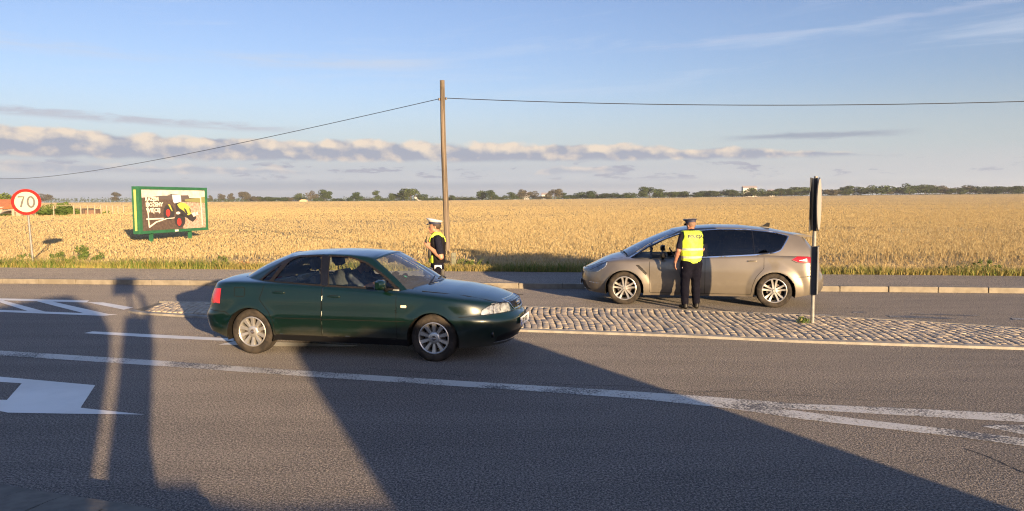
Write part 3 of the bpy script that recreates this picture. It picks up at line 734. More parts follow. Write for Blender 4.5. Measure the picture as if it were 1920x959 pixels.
M_lens = glass_mat('lamp_lens', (.93, .94, .95), .8)
M_plate = mat('plate_white', (.75, .76, .75), .4); M_ink = mat('ink_black', (.015, .015, .017), .5); M_amber = mat('amber_clear', (.8, .62, .42), .25)
M_seatd = dirty('seat_cloth_dark', (.045, .05, .056), (.06, .065, .07), 25., .95); M_int = dirty('interior_dark', (.02, .021, .025), (.03, .031, .035), 20., .8); M_intg = dirty('interior_grey_cloth', (.24, .25, .235), (.30, .31, .29), 25., .95)
M_under = mat('underbody', (.010, .009, .008), .9, Specular_IOR_Level=.1); M_lamp2 = dirty('lamp_silver_skylit', (.72, .76, .84), (.42, .45, .52), 9., .15, .1, Coat_Weight=1.)  # people carrier headlamp base lightened to stand in for reflected sky

def smooth1(P, sig, axis=1, reps=1):
    """gaussian smoothing of a grid of points along one axis, ends held"""
    if sig <= 0: return P
    r = int(sig*3)+1; k = np.exp(-.5*(np.arange(-r, r+1)/sig)**2); k /= k.sum()
    A = np.moveaxis(P, axis, 0); n = len(A)
    ext = np.concatenate([2*A[:1]-A[r:0:-1], A, 2*A[-1:]-A[-2:-r-2:-1]]); out = sum(k[i]*ext[i:i+n] for i in range(2*r+1))
    return np.moveaxis(out, 0, axis)
def pip(x, z, poly):
    """points in polygon"""
    p = np.asarray(poly, float); ins = np.zeros(np.shape(x), bool); n = len(p); j = n-1
    for i in range(n):
        xi, zi, xj, zj = p[i, 0], p[i, 1], p[j, 0], p[j, 1]
        c = ((zi > z) != (zj > z)) & (x < (xj-xi)*(z-zi)/((zj-zi) if zj != zi else 1e-9)+xi); ins ^= c; j = i
    return ins
def rounded(poly, r=.03, n=4):
    """polygon with rounded corners"""
    p = [np.array(q[:2], float) for q in poly]; rs_ = [q[2] if len(q) > 2 else r for q in poly]; out = []; N = len(p)
    for i in range(N):
        a, b, c = p[i-1], p[i], p[(i+1) % N]; da, dc = a-b, c-b; la, lc = np.linalg.norm(da), np.linalg.norm(dc); rr = min(rs_[i], la*.45, lc*.45)
        s, e = b+da/la*rr, b+dc/lc*rr
        for k in range(n+1): t = k/n; out.append((1-t)**2*s+2*t*(1-t)*b+t*t*e)
    return np.array(out)
def outline_nearest(poly, q):
    """nearest point on a closed outline for each q (m,2)"""
    best = np.full(len(q), 9e9); bp = np.zeros_like(q); n = len(poly)
    for i in range(n):
        a, b = poly[i], poly[(i+1) % n]; ab = b-a; L = (ab**2).sum()
        if L < 1e-12: continue
        t = np.clip(((q-a)@ab)/L, 0, 1); c = a+t[:, None]*ab; d = ((q-c)**2).sum(1); m = d < best; best[m] = d[m]; bp[m] = c[m]
    return bp, np.sqrt(best)
def snap(P, polys, cell=.0125, ymin=.3):
    """pull grid vertices lying next to an outline (side view) onto it, moving within the surface"""
    Pu = np.gradient(P, axis=0); Pv = np.gradient(P, axis=1)
    for poly in polys:
        x, z = P[..., 0], P[..., 2]; lo = poly.min(0)-.03; hi = poly.max(0)+.03
        m = (x > lo[0]) & (x < hi[0]) & (z > lo[1]) & (z < hi[1]) & (P[..., 1] > ymin)
        ii, jj = np.nonzero(m)
        if not len(ii): continue
        q = P[ii, jj][:, [0, 2]]; t, d = outline_nearest(poly, q); k = d < cell*.56
        ii, jj, dx = ii[k], jj[k], (t-q)[k]
        a, b, c, e = Pu[ii, jj, 0], Pv[ii, jj, 0], Pu[ii, jj, 2], Pv[ii, jj, 2]; det = a*e-b*c; ok = np.abs(det) > 1e-6
        du = np.where(ok, (dx[:, 0]*e-b*dx[:, 1])/np.where(ok, det, 1), 0); dv = np.where(ok, (a*dx[:, 1]-c*dx[:, 0])/np.where(ok, det, 1), 0)
        du = np.clip(du, -1, 1); dv = np.clip(dv, -1, 1)
        P[ii, jj] += du[:, None]*Pu[ii, jj]+dv[:, None]*Pv[ii, jj]
    return P
def grid_part(name, P, sel, mats, parent, side=0, off=0., thick=0., fm=None, smooth=True):
    """faces sel of grid P -> mesh; side 0 both halves, 1 near (y-), -1 far (y+); off moves along the normal"""
    nu, nv = P.shape[:2]; idx = np.arange(nu*nv).reshape(nu, nv)
    F = np.stack([idx[:-1, :-1], idx[1:, :-1], idx[1:, 1:], idx[:-1, 1:]], -1)[sel]
    fmat = fm[sel] if fm is not None else None
    V = P.reshape(-1, 3)
    if off:
        N = np.cross(np.gradient(P, axis=0), np.gradient(P, axis=1)); L = np.linalg.norm(N, axis=2)[..., None]; N = N/np.maximum(L, 1e-9); V = (P+N*off*NS).reshape(-1, 3)
    u, inv = np.unique(F.ravel(), return_inverse=True); V = V[u]; F = inv.reshape(F.shape)
    Vs, Fs, Ms = [], [], []; b = 0
    for s in ((-1, 1) if side == 0 else (-side,)):
        W_ = V.copy(); W_[:, 1] *= s; f = F+b; f = f if s*NS > 0 else f[:, ::-1]; Vs.append(W_); Fs.append(f); b += len(W_)
        if fmat is not None: Ms.append(fmat)
    V = np.concatenate(Vs); F = np.concatenate(Fs)
    o = mesh_obj(name, V, F, mats, parent, smooth, np.concatenate(Ms) if Ms else None)
    if side == 0:
        bm = bmesh.new(); bm.from_mesh(o.data); bmesh.ops.remove_doubles(bm, verts=bm.verts[:], dist=1e-4); bm.to_mesh(o.data); bm.free()
    if thick:
        so = o.modifiers.new('thickness', 'SOLIDIFY'); so.thickness = thick; so.offset = -1
    return o
NS = 1
def interp_tab(x, tab): t = np.array(tab, float); return np.interp(x, t[:, 0], t[:, 1])
def smin_tab(x, tab, s=.05):
    """smoothed table lookup"""
    return sum(w*interp_tab(x+d, tab) for d, w in ((-2*s, .1), (-s, .2), (0, .4), (s, .2), (2*s, .1)))
def plan_outline(xr, xf, W, ar, af, nr, nf, step=.0125):
    """half plan outline from rear centre round the side to front centre"""
    t = np.linspace(0, 1, 900); th = t*PI/2
    rx = xr+ar-ar*np.cos(th)**(2/nr); ry = W*np.sin(th)**(2/nr)
    fx = xf-af+af*np.sin(th)**(2/nf); fy = W*np.cos(th)**(2/nf)
    x = np.concatenate([rx, fx]); y = np.concatenate([ry, fy])
    x = np.maximum.accumulate(x) if False else x
    s = np.concatenate([[0], np.cumsum(np.hypot(np.diff(x), np.diff(y)))]); n = int(s[-1]/step)
    ss = np.linspace(0, s[-1], n); return np.interp(ss, s, x), np.interp(ss, s, y), ss
def text_mesh(body, size, mats, parent, name, mtx, bold=0., thick=.001, align='CENTER', sx=1.):
    cu = bpy.data.curves.new(name, 'FONT'); cu.body = body; cu.size = size; cu.extrude = thick; cu.offset = bold; cu.align_x = align; cu.align_y = 'CENTER'; cu.resolution_u = 3
    o = bpy.data.objects.new(name, cu); COL.objects.link(o); bpy.context.view_layer.update()
    me = bpy.data.meshes.new_from_object(o.evaluated_get(bpy.context.evaluated_depsgraph_get())); bpy.data.objects.remove(o)
    me.materials.clear(); me.materials.append(mats)
    v = np.empty(len(me.vertices)*3); me.vertices.foreach_get('co', v); v = v.reshape(-1, 3); v[:, 0] *= sx
    M = np.array(mtx); v = v@M[:3, :3].T+M[:3, 3]; me.vertices.foreach_set('co', v.ravel()); me.update()
    o2 = bpy.data.objects.new(name, me); COL.objects.link(o2); o2.parent = parent; return o2
def frame_mtx(o, x, y, z=None):
    x = Vector(x).normalized(); y = Vector(y).normalized(); z = x.cross(y); M = Matrix((x, y, z)).transposed().to_4x4(); M.translation = Vector(o); return M

def wheel(parent, x, ysign, rad, wid, rim_r, kind, W, steer=0.):
    """wheel > rim, hub_cap; ysign -1 near side"""
    yo = ysign*(W-.035)                                     # outer face of the tyre
    f = -ysign                                              # inward direction
    h = wid
    mb = MB(); rr = rad
    prof = [(rim_r-.012, .02), (rim_r+.004, .006), (rim_r+.03, -.004), (rr-.045, -.006), (rr-.018, .006), (rr-.004, .022)]
    for k in range(4): prof += [(rr-.0005, .035+k*(h-.07)/4), (rr-.0005, .035+(k+.8)*(h-.07)/4), (rr-.007, .035+(k+.84)*(h-.07)/4), (rr-.007, .035+(k+.97)*(h-.07)/4)]
    prof += [(rr-.004, h-.022), (rr-.02, h-.004), (rim_r+.02, h), (rim_r-.012, h-.02)]
    mb.lathe([(r, yo+f*a) for r, a in prof], 'Y', 72, (0, 0, 0))
    mb.v = [(v[0], v[1], v[2]) for v in mb.v]
    w = mb.build('wheel', M_tyre, parent, smooth=True); w.location = (x, 0, rad-.004)
    # rim
    mb = MB()
    mb.lathe([(rim_r+.004, yo+f*.004), (rim_r-.006, yo+f*-.001), (rim_r-.016, yo+f*.006), (rim_r-.02, yo+f*.03), (rim_r-.03, yo+f*.12), (rim_r-.01, yo+f*(h-.03))], 'Y', 60)
    if kind == 10:
        mb.lathe([(.0, yo+f*.012), (.052, yo+f*.012), (.075, yo+f*.018), (.088, yo+f*.034), (.09, yo+f*.07)], 'Y', 40)
        for k in range(10):
            a = 2*PI*(k+.5)/10; ca, sa = math.cos(a), math.sin(a)
            def pt(r, t, d): return (r*ca-t*sa, yo+f*d, r*sa+t*ca)
            r0, r1 = .07, rim_r-.012; w0, w1 = .0165, .027
            vs = [pt(r0, -w0, .022), pt(r0, w0, .022), pt(r1, w1, .010), pt(r1, -w1, .010), pt(r0, -w0-.004, .06), pt(r0, w0+.004, .06), pt(r1, w1+.004, .055), pt(r1, -w1-.004, .055)]
            ve = [pt(r0, -w0*.75, .018), pt(r0, w0*.75, .018), pt(r1, w1*.85, .005), pt(r1, -w1*.85, .005)]
            mb.add(vs+ve, [(8, 9, 10, 11), (0, 1, 9, 8), (1, 2, 10, 9), (2, 3, 11, 10), (3, 0, 8, 11), (0, 4, 5, 1), (1, 5, 6, 2), (2, 6, 7, 3), (3, 7, 4, 0)])
    else:
        mb.lathe([(.0, yo+f*.02), (.035, yo+f*.02), (.045, yo+f*.03), (.06, yo+f*.06)], 'Y', 40)
        for k in range(5):
            a0 = 2*PI*k/5+PI/2
            for s in (-1, 1):                               # twin spoke: splits like a V with a slot between
                n_ = 5; pts = []
                for q in range(n_):
                    tt = q/(n_-1); r = .03+(rim_r-.04)*tt; mid = s*(.017+.034*tt**1.5); wd = .0135+.006*tt; dd = .018+.012*math.sin(tt*PI)-.010*tt
                    pts.append((r, mid-wd, mid+wd, dd))
                ca, sa = math.cos(a0), math.sin(a0)
                def pt(r, t, d): return (r*ca-t*sa, yo+f*d, r*sa+t*ca)
                vs = []; fs = []
                for (r, t0, t1, dd) in pts: vs += [pt(r, t0, dd), pt(r, t1, dd), pt(r, t1+.003, dd+.04), pt(r, t0-.003, dd+.04)]
                for q in range(n_-1):
                    b = q*4; fs += [(b, b+1, b+5, b+4), (b+1, b+2, b+6, b+5), (b+3, b, b+4, b+7)]
                mb.add(vs, fs)
    r_ = mb.build('rim', M_alloy, w, smooth=True)
    mb = MB(); mb.lathe([(.0, yo+f*.075), (.14, yo+f*.075), (.14, yo+f*.095), (.0, yo+f*.095)], 'Y', 36)
    mb.lathe([(rim_r-.035, yo+f*.13), (.0, yo+f*.13)], 'Y', 24, mi=1); mb.build('brake_disc', [M_steel, M_under], w, smooth=True)
    mb = MB(); mb.lathe([(.0, yo+f*.006), (.026, yo+f*.006), (.032, yo+f*.012)], 'Y', 24)
    if kind == 10:
        for q in range(4):
            c = Vector(((q-1.5)*.0125, yo+f*.004, 0)); mb.path([c+Vector((.0085*math.cos(t), 0, .0085*math.sin(t))) for t in np.linspace(0, 2*PI, 13)[:-1]], .0018, 5, mi=1, closed=True)
    mb.build('hub_cap', [M_steel if kind == 10 else M_alloy, M_chrome], w, smooth=True)
    return w

def build_car(S):
    global NS
    root = empty(S['name'], (S['pos'][0], S['pos'][1], 0), S['rz'], S['label'], S['cat'])
    W = S['W']; xr, xf = S['xr'], S['xf']; PM = S['paint']
    ox, oy, ss = plan_outline(xr, xf, W, S['ar'], S['af'], S['nr'], S['nf'])
    nu = len(ox); nxx = np.gradient(ox); nyy = np.gradient(oy); L = np.hypot(nxx, nyy)
    nx_, ny_ = -nyy/L, nxx/L                                # outward plan normal
    zb = smin_tab(ox, S['zbot']); zs = smin_tab(ox, S['zsh'], .03)
    fw = np.clip((ox-(xf-S['af']))/S['af'], 0, 1); rw = np.clip(((xr+S['ar'])-ox)/S['ar'], 0, 1)
    fw = fw*fw*(3-2*fw); rw = rw*rw*(3-2*rw)
    nv = int(.78/.0125); v = np.linspace(0, 1, nv)
    Z = zb[:, None]+(zs-zb)[:, None]*v[None, :]
    hgt = Z
    off = interp_tab(hgt, S['side_off'])                     # tumblehome and tuck under, by height
    off = off+fw[:, None]*interp_tab(hgt, S['front_off'])+rw[:, None]*interp_tab(hgt, S['rear_off'])
    X = ox[:, None]+nx_[:, None]*off; Y = np.maximum(oy[:, None]+ny_[:, None]*off, 0)
    # plan tapering of shoulder etc.
    Y = Y*(1-interp_tab(X, S['plan_taper'])*np.clip((Z-.35)/.6, 0, 1.3))
    # arch flares and creases
    if S.get('flare'):
        for xa in S['axles']:
            d = np.hypot(X-xa, Z-S['arch_z']); Ra = S['arch_r']
            fl = S['flare']*np.clip(1-(d-Ra)/S['flare_w'], 0, 1)**.8*(d > Ra-.05)*(Y > .4); edge = np.clip((d-Ra-S['flare_w']*.0)/.02, 0, 1); Y = Y+fl*np.where(Z < zs[:, None]-.05, 1, 0)
    for (za, zb_, x0, x1, dy, slope) in S['creases']:
        zc = (Z-slope*(X-x0)); k = np.clip((X-x0)/.08, 0, 1)*np.clip((x1-X)/.08, 0, 1)
        Y = Y+dy*k*np.clip((zc-za)/.008, 0, 1)*np.clip((zb_-zc)/.008, 0, 1)*(Y > .5)
    # cap towards the centreline
    ncap = 46; T = smin_tab(ox, S['ztop'], .03)
    xs_, ys_, zs_ = X[:, -1], Y[:, -1], Z[:, -1]
    w = np.linspace(0, 1, ncap+1)[1:]
    yc = ys_[:, None]*(1-w)[None, :]; cr = 1-np.abs(1-w)**S['crown']
    bow = smin_tab(ox, S['ztop'], .03)
    Xc = xs_[:, None]+0*yc; Zc = zs_[:, None]+(np.maximum(T, zs_)-zs_)[:, None]*cr[None, :]
    P = np.stack([np.concatenate([X, Xc], 1), np.concatenate([Y, yc], 1), np.concatenate([Z, Zc], 1)], -1)
    fil = smooth1(P, S.get('fillet', 2.6), 1); k = np.clip((P[..., 1]-.02)/.1, 0, 1)[..., None]; P = P*(1-k)+fil*k
    fil = smooth1(P, 1.5, 0); P = P*.5+fil*.5; P[..., 1] = np.maximum(P[..., 1], 0); P[:, -1, 1] = 0; P[0, :, 1] = 0; P[-1, :, 1] = 0
    # classify
    th = np.linspace(-.35, PI+.35, 60)
    archs = [np.array([(xa+S['arch_r']*math.cos(a), S['arch_z']+S['arch_r']*math.sin(a)) for a in th]) for xa in S['axles']]
    side_polys = {k: rounded(p, r) for k, (p, r) in S['side'].items()}
    snap(P, archs+list(side_polys.values()))
    C = (P[:-1, :-1]+P[1:, :-1]+P[1:, 1:]+P[:-1, 1:])/4; cx, cy, cz = C[..., 0], C[..., 1], C[..., 2]
    N = np.cross(P[1:, :-1]-P[:-1, :-1], P[:-1, 1:]-P[:-1, :-1]); N /= np.linalg.norm(N, axis=2)[..., None]+1e-12
    NS = 1 if np.median(N[nu//2, :20, 1]) > 0 else -1
    vi = np.arange(C.shape[1])[None, :]+0*cx; sidew = vi < nv+6
    kill = np.zeros(cx.shape, bool)
    for a in archs: kill |= pip(cx, cz, a) & (cy > .35) & (vi < nv-1)
    cab = S['cabin']; kill |= (cx > cab[0]) & (cx < cab[1]) & (cy < interp_tab(cx, S['cab_y'])) & (vi > nv)
    lab = np.full(cx.shape, 'body', object); free = ~kill
    for nm, p in side_polys.items():
        m = free & pip(cx, cz, p) & (cy > .33) & (vi < nv+8); base = nm.split('.')[0]; lab[m] = base
    for nm, (poly, side_) in S['ends'].items():               # front / rear view polygons (y, z)
        m = free & pip(cy, cz, np.array(poly, float)) & ((fw if side_ > 0 else rw)[:-1, None] > .12) & (vi < nv+12); lab[m] = nm
    m = free & (vi >= nv+5) & (cx > S['hood'][0]) & (cx < S['hood'][1]) & (cy < interp_tab(cx, S['hood_y'])); lab[m] = 'hood'
    if S.get('boot'): m = free & (vi >= nv+4) & (cx > S['boot'][0]) & (cx < S['boot'][1]) & (cy < S['boot'][2]); lab[m] = 'boot_lid'
    lab[kill] = ''; MATL = S.get('lamp', M_lamp)
    body = grid_part('body', P, lab == 'body', PM, root)
    MATS = dict(hood=PM, boot_lid=PM, bumper=PM, front_door=PM, rear_door=PM, sill=S.get('sill_mat', PM), grille=M_blk, intake=M_blk, headlight=MATL, tail_light=M_red, side_marker=M_amber, fog_lamp=M_lamp, daytime_lamp=M_chrome, vent=M_trim, window=M_glass, fuel_flap=PM, reversing_lamp=mat('lamp_clear', (.75, .70, .66), .2, Coat_Weight=1.))
    parts = {}
    for nm in sorted(set(lab[lab != ''])-{'body'}):
        pm = MATS.get(nm.rstrip('_'), PM); sel = lab == nm
        if nm in ('headlight', 'tail_light', 'side_marker', 'front_door', 'rear_door', 'fog_lamp', 'daytime_lamp', 'vent', 'sill', 'reversing_lamp'):
            for sd_ in (1, -1):
                off_ = -.004 if nm == 'headlight' else (.003 if nm in ('side_marker', 'tail_light') else 0)
                parts[nm, sd_] = grid_part(nm, P, sel, pm, root, sd_, off_)
                if nm == 'headlight': grid_part('lens', P, sel, M_lens, parts[nm, sd_], sd_, .006)
        else: parts[nm] = grid_part(nm, P, sel, pm, root, 0, -.012 if nm in ('grille', 'intake') else 0)
    # Y of the surface at (x,z), for things laid on the side
    def surfY(Pg, x, z):
        m = Pg[..., 1] > .3; q = Pg[m]; d = (q[:, 0]-x)**2+(q[:, 2]-z)**2; i = np.argsort(d)[:4]; w_ = 1/(d[i]+1e-6); return float((q[i, 1]*w_).sum()/w_.sum())
    # ---- greenhouse
    G = S['gh']; n_r, n_s, n_f = 56, 230, 70
    def outl(rear_x, yr, side, yf, front_x, bow_r, bow_f, zr_c, zr_s, zside, zf_s, zf_c):
        """half outline of one level: rear arc, side, front arc"""
        a = np.linspace(0, 1, n_r, endpoint=False); r = np.stack([rear_x[0]+(rear_x[1]-rear_x[0])*a**bow_r, yr*a, zr_c+(zr_s-zr_c)*a**2], -1)
        b = np.linspace(0, 1, n_s, endpoint=False); x = rear_x[1]+(front_x[1]-rear_x[1])*b; s = np.stack([x, interp_tab(x, side), interp_tab(x, zside)], -1)
        c = np.linspace(0, 1, n_f); f = np.stack([front_x[1]+(front_x[0]-front_x[1])*(1-(1-c)**bow_f), yf*(1-c), zf_s+(zf_c-zf_s)*(1-(1-c)**2)], -1)
        return np.concatenate([r, s, f])
    A = outl(*G['belt']); B = outl(*G['roof'])
    A = smooth1(A, 2.2, 0); B = smooth1(B, 3.0, 0)
    nvg = G.get('nv', 44); vg = np.linspace(0, 1, nvg)
    PG = A[:, None]*(1-vg)[None, :, None]+B[:, None]*vg[None, :, None]
    bul = np.sin(vg*PI)[None, :]; wside = np.concatenate([np.zeros(n_r), np.ones(n_s), np.zeros(n_f)]); wside = np.convolve(wside, np.ones(9)/9, 'same')
    wfr = np.concatenate([np.zeros(n_r+n_s), np.ones(n_f)]); wrr = np.concatenate([np.ones(n_r), np.zeros(n_s+n_f)]); wfr = np.convolve(wfr, np.ones(15)/15, 'same'); wrr = np.convolve(wrr, np.ones(15)/15, 'same')
    PG[..., 1] += G['bulge']*bul*wside[:, None]; PG[..., 2] += G.get('wbulge', .02)*bul*wfr[:, None]+G.get('rbulge', .015)*bul*wrr[:, None]
    nc = 50; w = np.linspace(0, 1, nc+1)[1:]; top = PG[:, -1]
    Tz = interp_tab(top[:, 0], G['ztop']); yc = top[:, 1][:, None]*(1-w)[None, :]; cr = 1-np.abs(1-w)**2.1
    cap = np.stack([top[:, 0][:, None]+0*yc, yc, top[:, 2][:, None]+(np.maximum(Tz, top[:, 2])-top[:, 2])[:, None]*cr[None, :]], -1)
    PG = np.concatenate([PG, cap], 1)
    fil = smooth1(PG, G.get('fillet', 2.4), 1); k = np.clip((PG[..., 1]-.02)/.1, 0, 1)[..., None]; PG = PG*(1-k)+fil*k
    fil = smooth1(PG, 1.8, 0); k = wside[:, None, None]*.0+1; PG = PG*(1-k)+fil*k; PG[..., 1] = np.maximum(PG[..., 1], 0); PG[:, -1, 1] = 0; PG[0, :, 1] = 0; PG[-1, :, 1] = 0
    wins = {k: rounded(p, .03) for k, p in G['windows'].items()}; trims = {k: rounded(p, .03) for k, p in G['trims'].items()}
    snap(PG, list(wins.values())+list(trims.values()), .0125, .3)
    C = (PG[:-1, :-1]+PG[1:, :-1]+PG[1:, 1:]+PG[:-1, 1:])/4; cx, cy, cz = C[..., 0], C[..., 1], C[..., 2]
    ui = np.arange(C.shape[0])[:, None]+0*cx; vj = np.arange(C.shape[1])[None, :]+0*cx
    lab = np.full(cx.shape, 'roof', object); sidef = (ui > n_r-2) & (ui < n_r+n_s+2) & (vj < nvg+3)
    for nm, p in trims.items(): m = sidef & pip(cx, cz, p); lab[m] = 'T'+nm.split('.')[0]
    for nm, p in wins.items(): m = sidef & pip(cx, cz, p); lab[m] = 'W'+nm
    u0, u1, v0, v1 = G['windscreen']; yy = cy
    m = (ui >= n_r+n_s+u0) & (vj > v0) & (vj < nvg-v1); lab[m] = 'Wwindscreen'
    m2 = (ui >= n_r+n_s+u0-3) & (vj <= v0) ; lab[m2] = 'Tblack'
    u0, u1, v0, v1 = G['rearscreen']; m = (ui < n_r-u0) & (vj > v0) & (vj < nvg-v1); lab[m] = 'Wrear_window'
    mats_t = dict(black=M_blkg, chrome=M_chrome, trim=M_trim, door=PM, gloss=M_blkg)
    roof = grid_part('roof', PG, lab == 'roof', PM, root)
    for nm in sorted(set(lab.ravel())-{'roof'}):
        sel = lab == nm
        if nm[0] == 'T':
            for sd_ in (1, -1): grid_part('window_frame', PG, sel, mats_t[nm[1:]], root, sd_, .002)
        elif nm[1:] == 'windscreen': grid_part('windscreen', PG, sel, M_wind, root, 0, -.003)
        elif nm[1:] == 'rear_window': grid_part('rear_window', PG, sel, G.get('rear_glass', M_glass), root, 0, -.003)
        else:
            gm = M_priv if nm[1:] in G.get('privacy', ()) else M_glass
            if nm[1:] in G.get('open', ()): sides_ = (1,)
            else: sides_ = (1, -1)
            for sd_ in sides_: grid_part('side_window', PG, sel, gm, root, sd_, -.007)
    # ---- seams: dark grooves drawn on the panels
    mb = MB()
    def groove(pts, wdt=.0075, Pg=P, lift=.0012):
        pts = np.array(pts, float); d = np.concatenate([[0], np.cumsum(np.hypot(*np.diff(pts, axis=0).T))]); n = max(2, int(d[-1]/.03)); t = np.linspace(0, d[-1], n)
        q = np.stack([np.interp(t, d, pts[:, 0]), np.interp(t, d, pts[:, 1])], 1); tg = np.gradient(q, axis=0); tg /= np.linalg.norm(tg, axis=1)[:, None]; nn = np.stack([-tg[:, 1], tg[:, 0]], 1)
        for s in (-1, 1):
            mb = MB(); vs = []
            for a, b in zip(q, nn):
                yv = surfY(Pg, *a)+lift
                vs += [(a[0]-b[0]*wdt/2, s*yv, a[1]-b[1]*wdt/2), (a[0]+b[0]*wdt/2, s*yv, a[1]+b[1]*wdt/2)]
            mb.add(vs, [(2*i, 2*i+1, 2*i+3, 2*i+2) for i in range(n-1)]); mb.build('panel_gap', M_under, root, fix=False)
    for pts in S['seams']: groove(pts)
    # hood shut lines on the cap
    hy = np.array(S['hood_line'], float); mm = []
    for x_, y_ in hy:
        q = P[:, nv:, :].reshape(-1, 3); i = np.argmin((q[:, 0]-x_)**2+(q[:, 1]-y_)**2); mm.append((x_, y_, q[i, 2]+.003))
    mb = MB(); mb.path([(a, b, c) for a, b, c in mm]+[(a, -b, c) for a, b, c in mm[-2::-1]], .0032, 5); mb.build('bonnet_gap', M_under, root, fix=False)
    # ---- handles, mirrors, wheels, wells, underbody
    for (hx, hz, kind) in S['handles']:
        for s in (-1, 1):
            yv = surfY(P, hx, hz); mb = MB()
            mb.box((hx, s*(yv-.004), hz-.012), (.13, .012, .05), mi=1, bev=.005); mb.box((hx+.01, s*(yv+.022), hz), (.165, .016, .024), bev=.007)
            mb.box((hx-.062, s*(yv+.01), hz), (.022, .03, .022), bev=.004); mb.box((hx+.08, s*(yv+.01), hz), (.022, .03, .022), bev=.004)
            mb.build('door_handle', [kind, M_under], parts.get(('front_door' if hx > S['bpil'] else 'rear_door', 1 if s < 0 else -1), root), smooth=True)
    mx_, mz_, myo, mcol = S['mirror']
    for s in (-1, 1):
        mb = MB(); y0 = surfY(P, mx_+.03, S['belt_at_mirror'])
        prof = [(0, .02), (.02, .075), (.06, .1), (.13, .1), (.19, .08), (.215, .03)]
        vs = []; fs = []; n = 14; secs = [(0, .055, .045), (.03, .075, .06), (.1, .085, .068), (.17, .075, .062), (.205, .045, .04)]
        for (yy_, rx_, rz_) in secs:
            for q in range(n):
                a = 2*PI*q/n; ca, sa = math.cos(a), math.sin(a); e_ = .62
                px_ = rx_*abs(ca)**e_*(1 if ca > 0 else -1); pz_ = rz_*abs(sa)**e_*(1 if sa > 0 else -1)
                if px_ < 0: px_ *= .35
                vs.append((mx_+px_, s*(y0+myo+yy_), mz_+pz_))
        for j in range(len(secs)-1): fs += [(j*n+q, j*n+(q+1) % n, (j+1)*n+(q+1) % n, (j+1)*n+q) for q in range(n)]
        fs += [tuple(range(n)), tuple(range((len(secs)-1)*n, len(secs)*n))]
        mb.add(vs, fs, 0); mo = mb.build('door_mirror', [mcol], root, smooth=True)
        mb = MB(); mb.prism([(mx_-.026, mz_-.05), (mx_-.026, mz_+.05), (mx_-.03, mz_+.05), (mx_-.03, mz_-.05)], s*(y0+myo+.02), s*(y0+myo+.19)); mb.build('mirror_glass', M_chrome, mo)
        mb = MB(); mb.path([(mx_+.03, s*(y0-.03), S['belt_at_mirror']+.02), (mx_+.03, s*(y0+.05), mz_-.045), (mx_+.02, s*(y0+myo+.08), mz_-.03)], [.03, .022, .018], 8); mb.build('mirror_arm', M_blk, mo, smooth=True)
    for xa in S['axles']:
        for s in (-1, 1):
            wheel(root, xa, s, S['wr'], S['ww'], S['rim'], S['spokes'], W-S.get('wheel_in', 0))
    mb = MB()
    for xa in S['axles']:
        for s in (-1, 1):
            n = 30; R_ = S['arch_r']+.004; y1 = surfY(P, xa, S['arch_z']+S['arch_r']+.01)-.012; pr = []
            for q in range(n+1): a = -.3+(PI+.6)*q/n; pr.append((xa+R_*math.cos(a), S['arch_z']+R_*math.sin(a)))
            vs = [(a, s*y1, b) for a, b in pr]+[(a, s*(y1-.36), b) for a, b in pr]; fs = [(i, i+1, n+2+i, n+1+i) for i in range(n)]+[tuple(range(n+1, 2*n+2))]
            mb.add(vs, fs)
    x0, x1 = xr+.25, xf-.3
    mb.box(((S['axles'][0]+S['axles'][1])/2, 0, S['floor']), (S['axles'][1]-S['axles'][0]-2*S['arch_r'], 2*W-.14, .05))
    mb.box(((x0+x1)/2, 0, S['floor']+.03), (x1-x0, 2*W-.85, .06))
    mb.build('underbody', M_under, root)
    return root, P, PG, surfY, parts, nv, nvg

def seats(root, xs, yoff, belt, zseat, mat_, dark, rear_x, tall=.62, hr=True, rmat=None):
    def seat(x, y, w, hr=True, tall=tall, mat_=mat_):
        mb = MB(); mb.box((x-.02, y, zseat), (.5, w, .14), bev=.05)
        q = Matrix.Rotation(R(-18), 3, 'Y'); mb.box((x-.30, y, zseat+.32), (.13, w*.95, tall), q, bev=.055); s = mb.build('seat', mat_, root, smooth=True)
        if hr:
            mb = MB(); c = (x-.42, y, zseat+.32+tall*.5+.13); n = 16
            mb.box(c, (.09, .27, .17), q, bev=.04)
            for d in (-.06, .06): mb.tube((x-.39, y+d, zseat+.3+tall*.45), (x-.415, y+d, zseat+.32+tall*.5+.08), .007, n=6)
            mb.build('headrest', dark, s, smooth=True)
    for y in (-yoff, yoff): seat(xs, y, .50)
    for y in (-yoff, yoff): seat(rear_x, y, .62, False, tall*.72, rmat or mat_)
def place(pr, pf, axm, ynear):
    """car origin and heading from the two near wheels' ground contacts"""
    r = Vector(at(*pr)); f = Vector(at(*pf)); d = (f-r).normalized(); mid = (r+f)/2; l = Vector((-d.y, d.x, 0)); o = mid-d*axm-l*ynear
    return (o.x, o.y), math.atan2(d.y, d.x)
pos, rz = place((475, 663), (817, 678), (.87+3.487)/2, -.78)
pos_g, rz_g = pos, rz
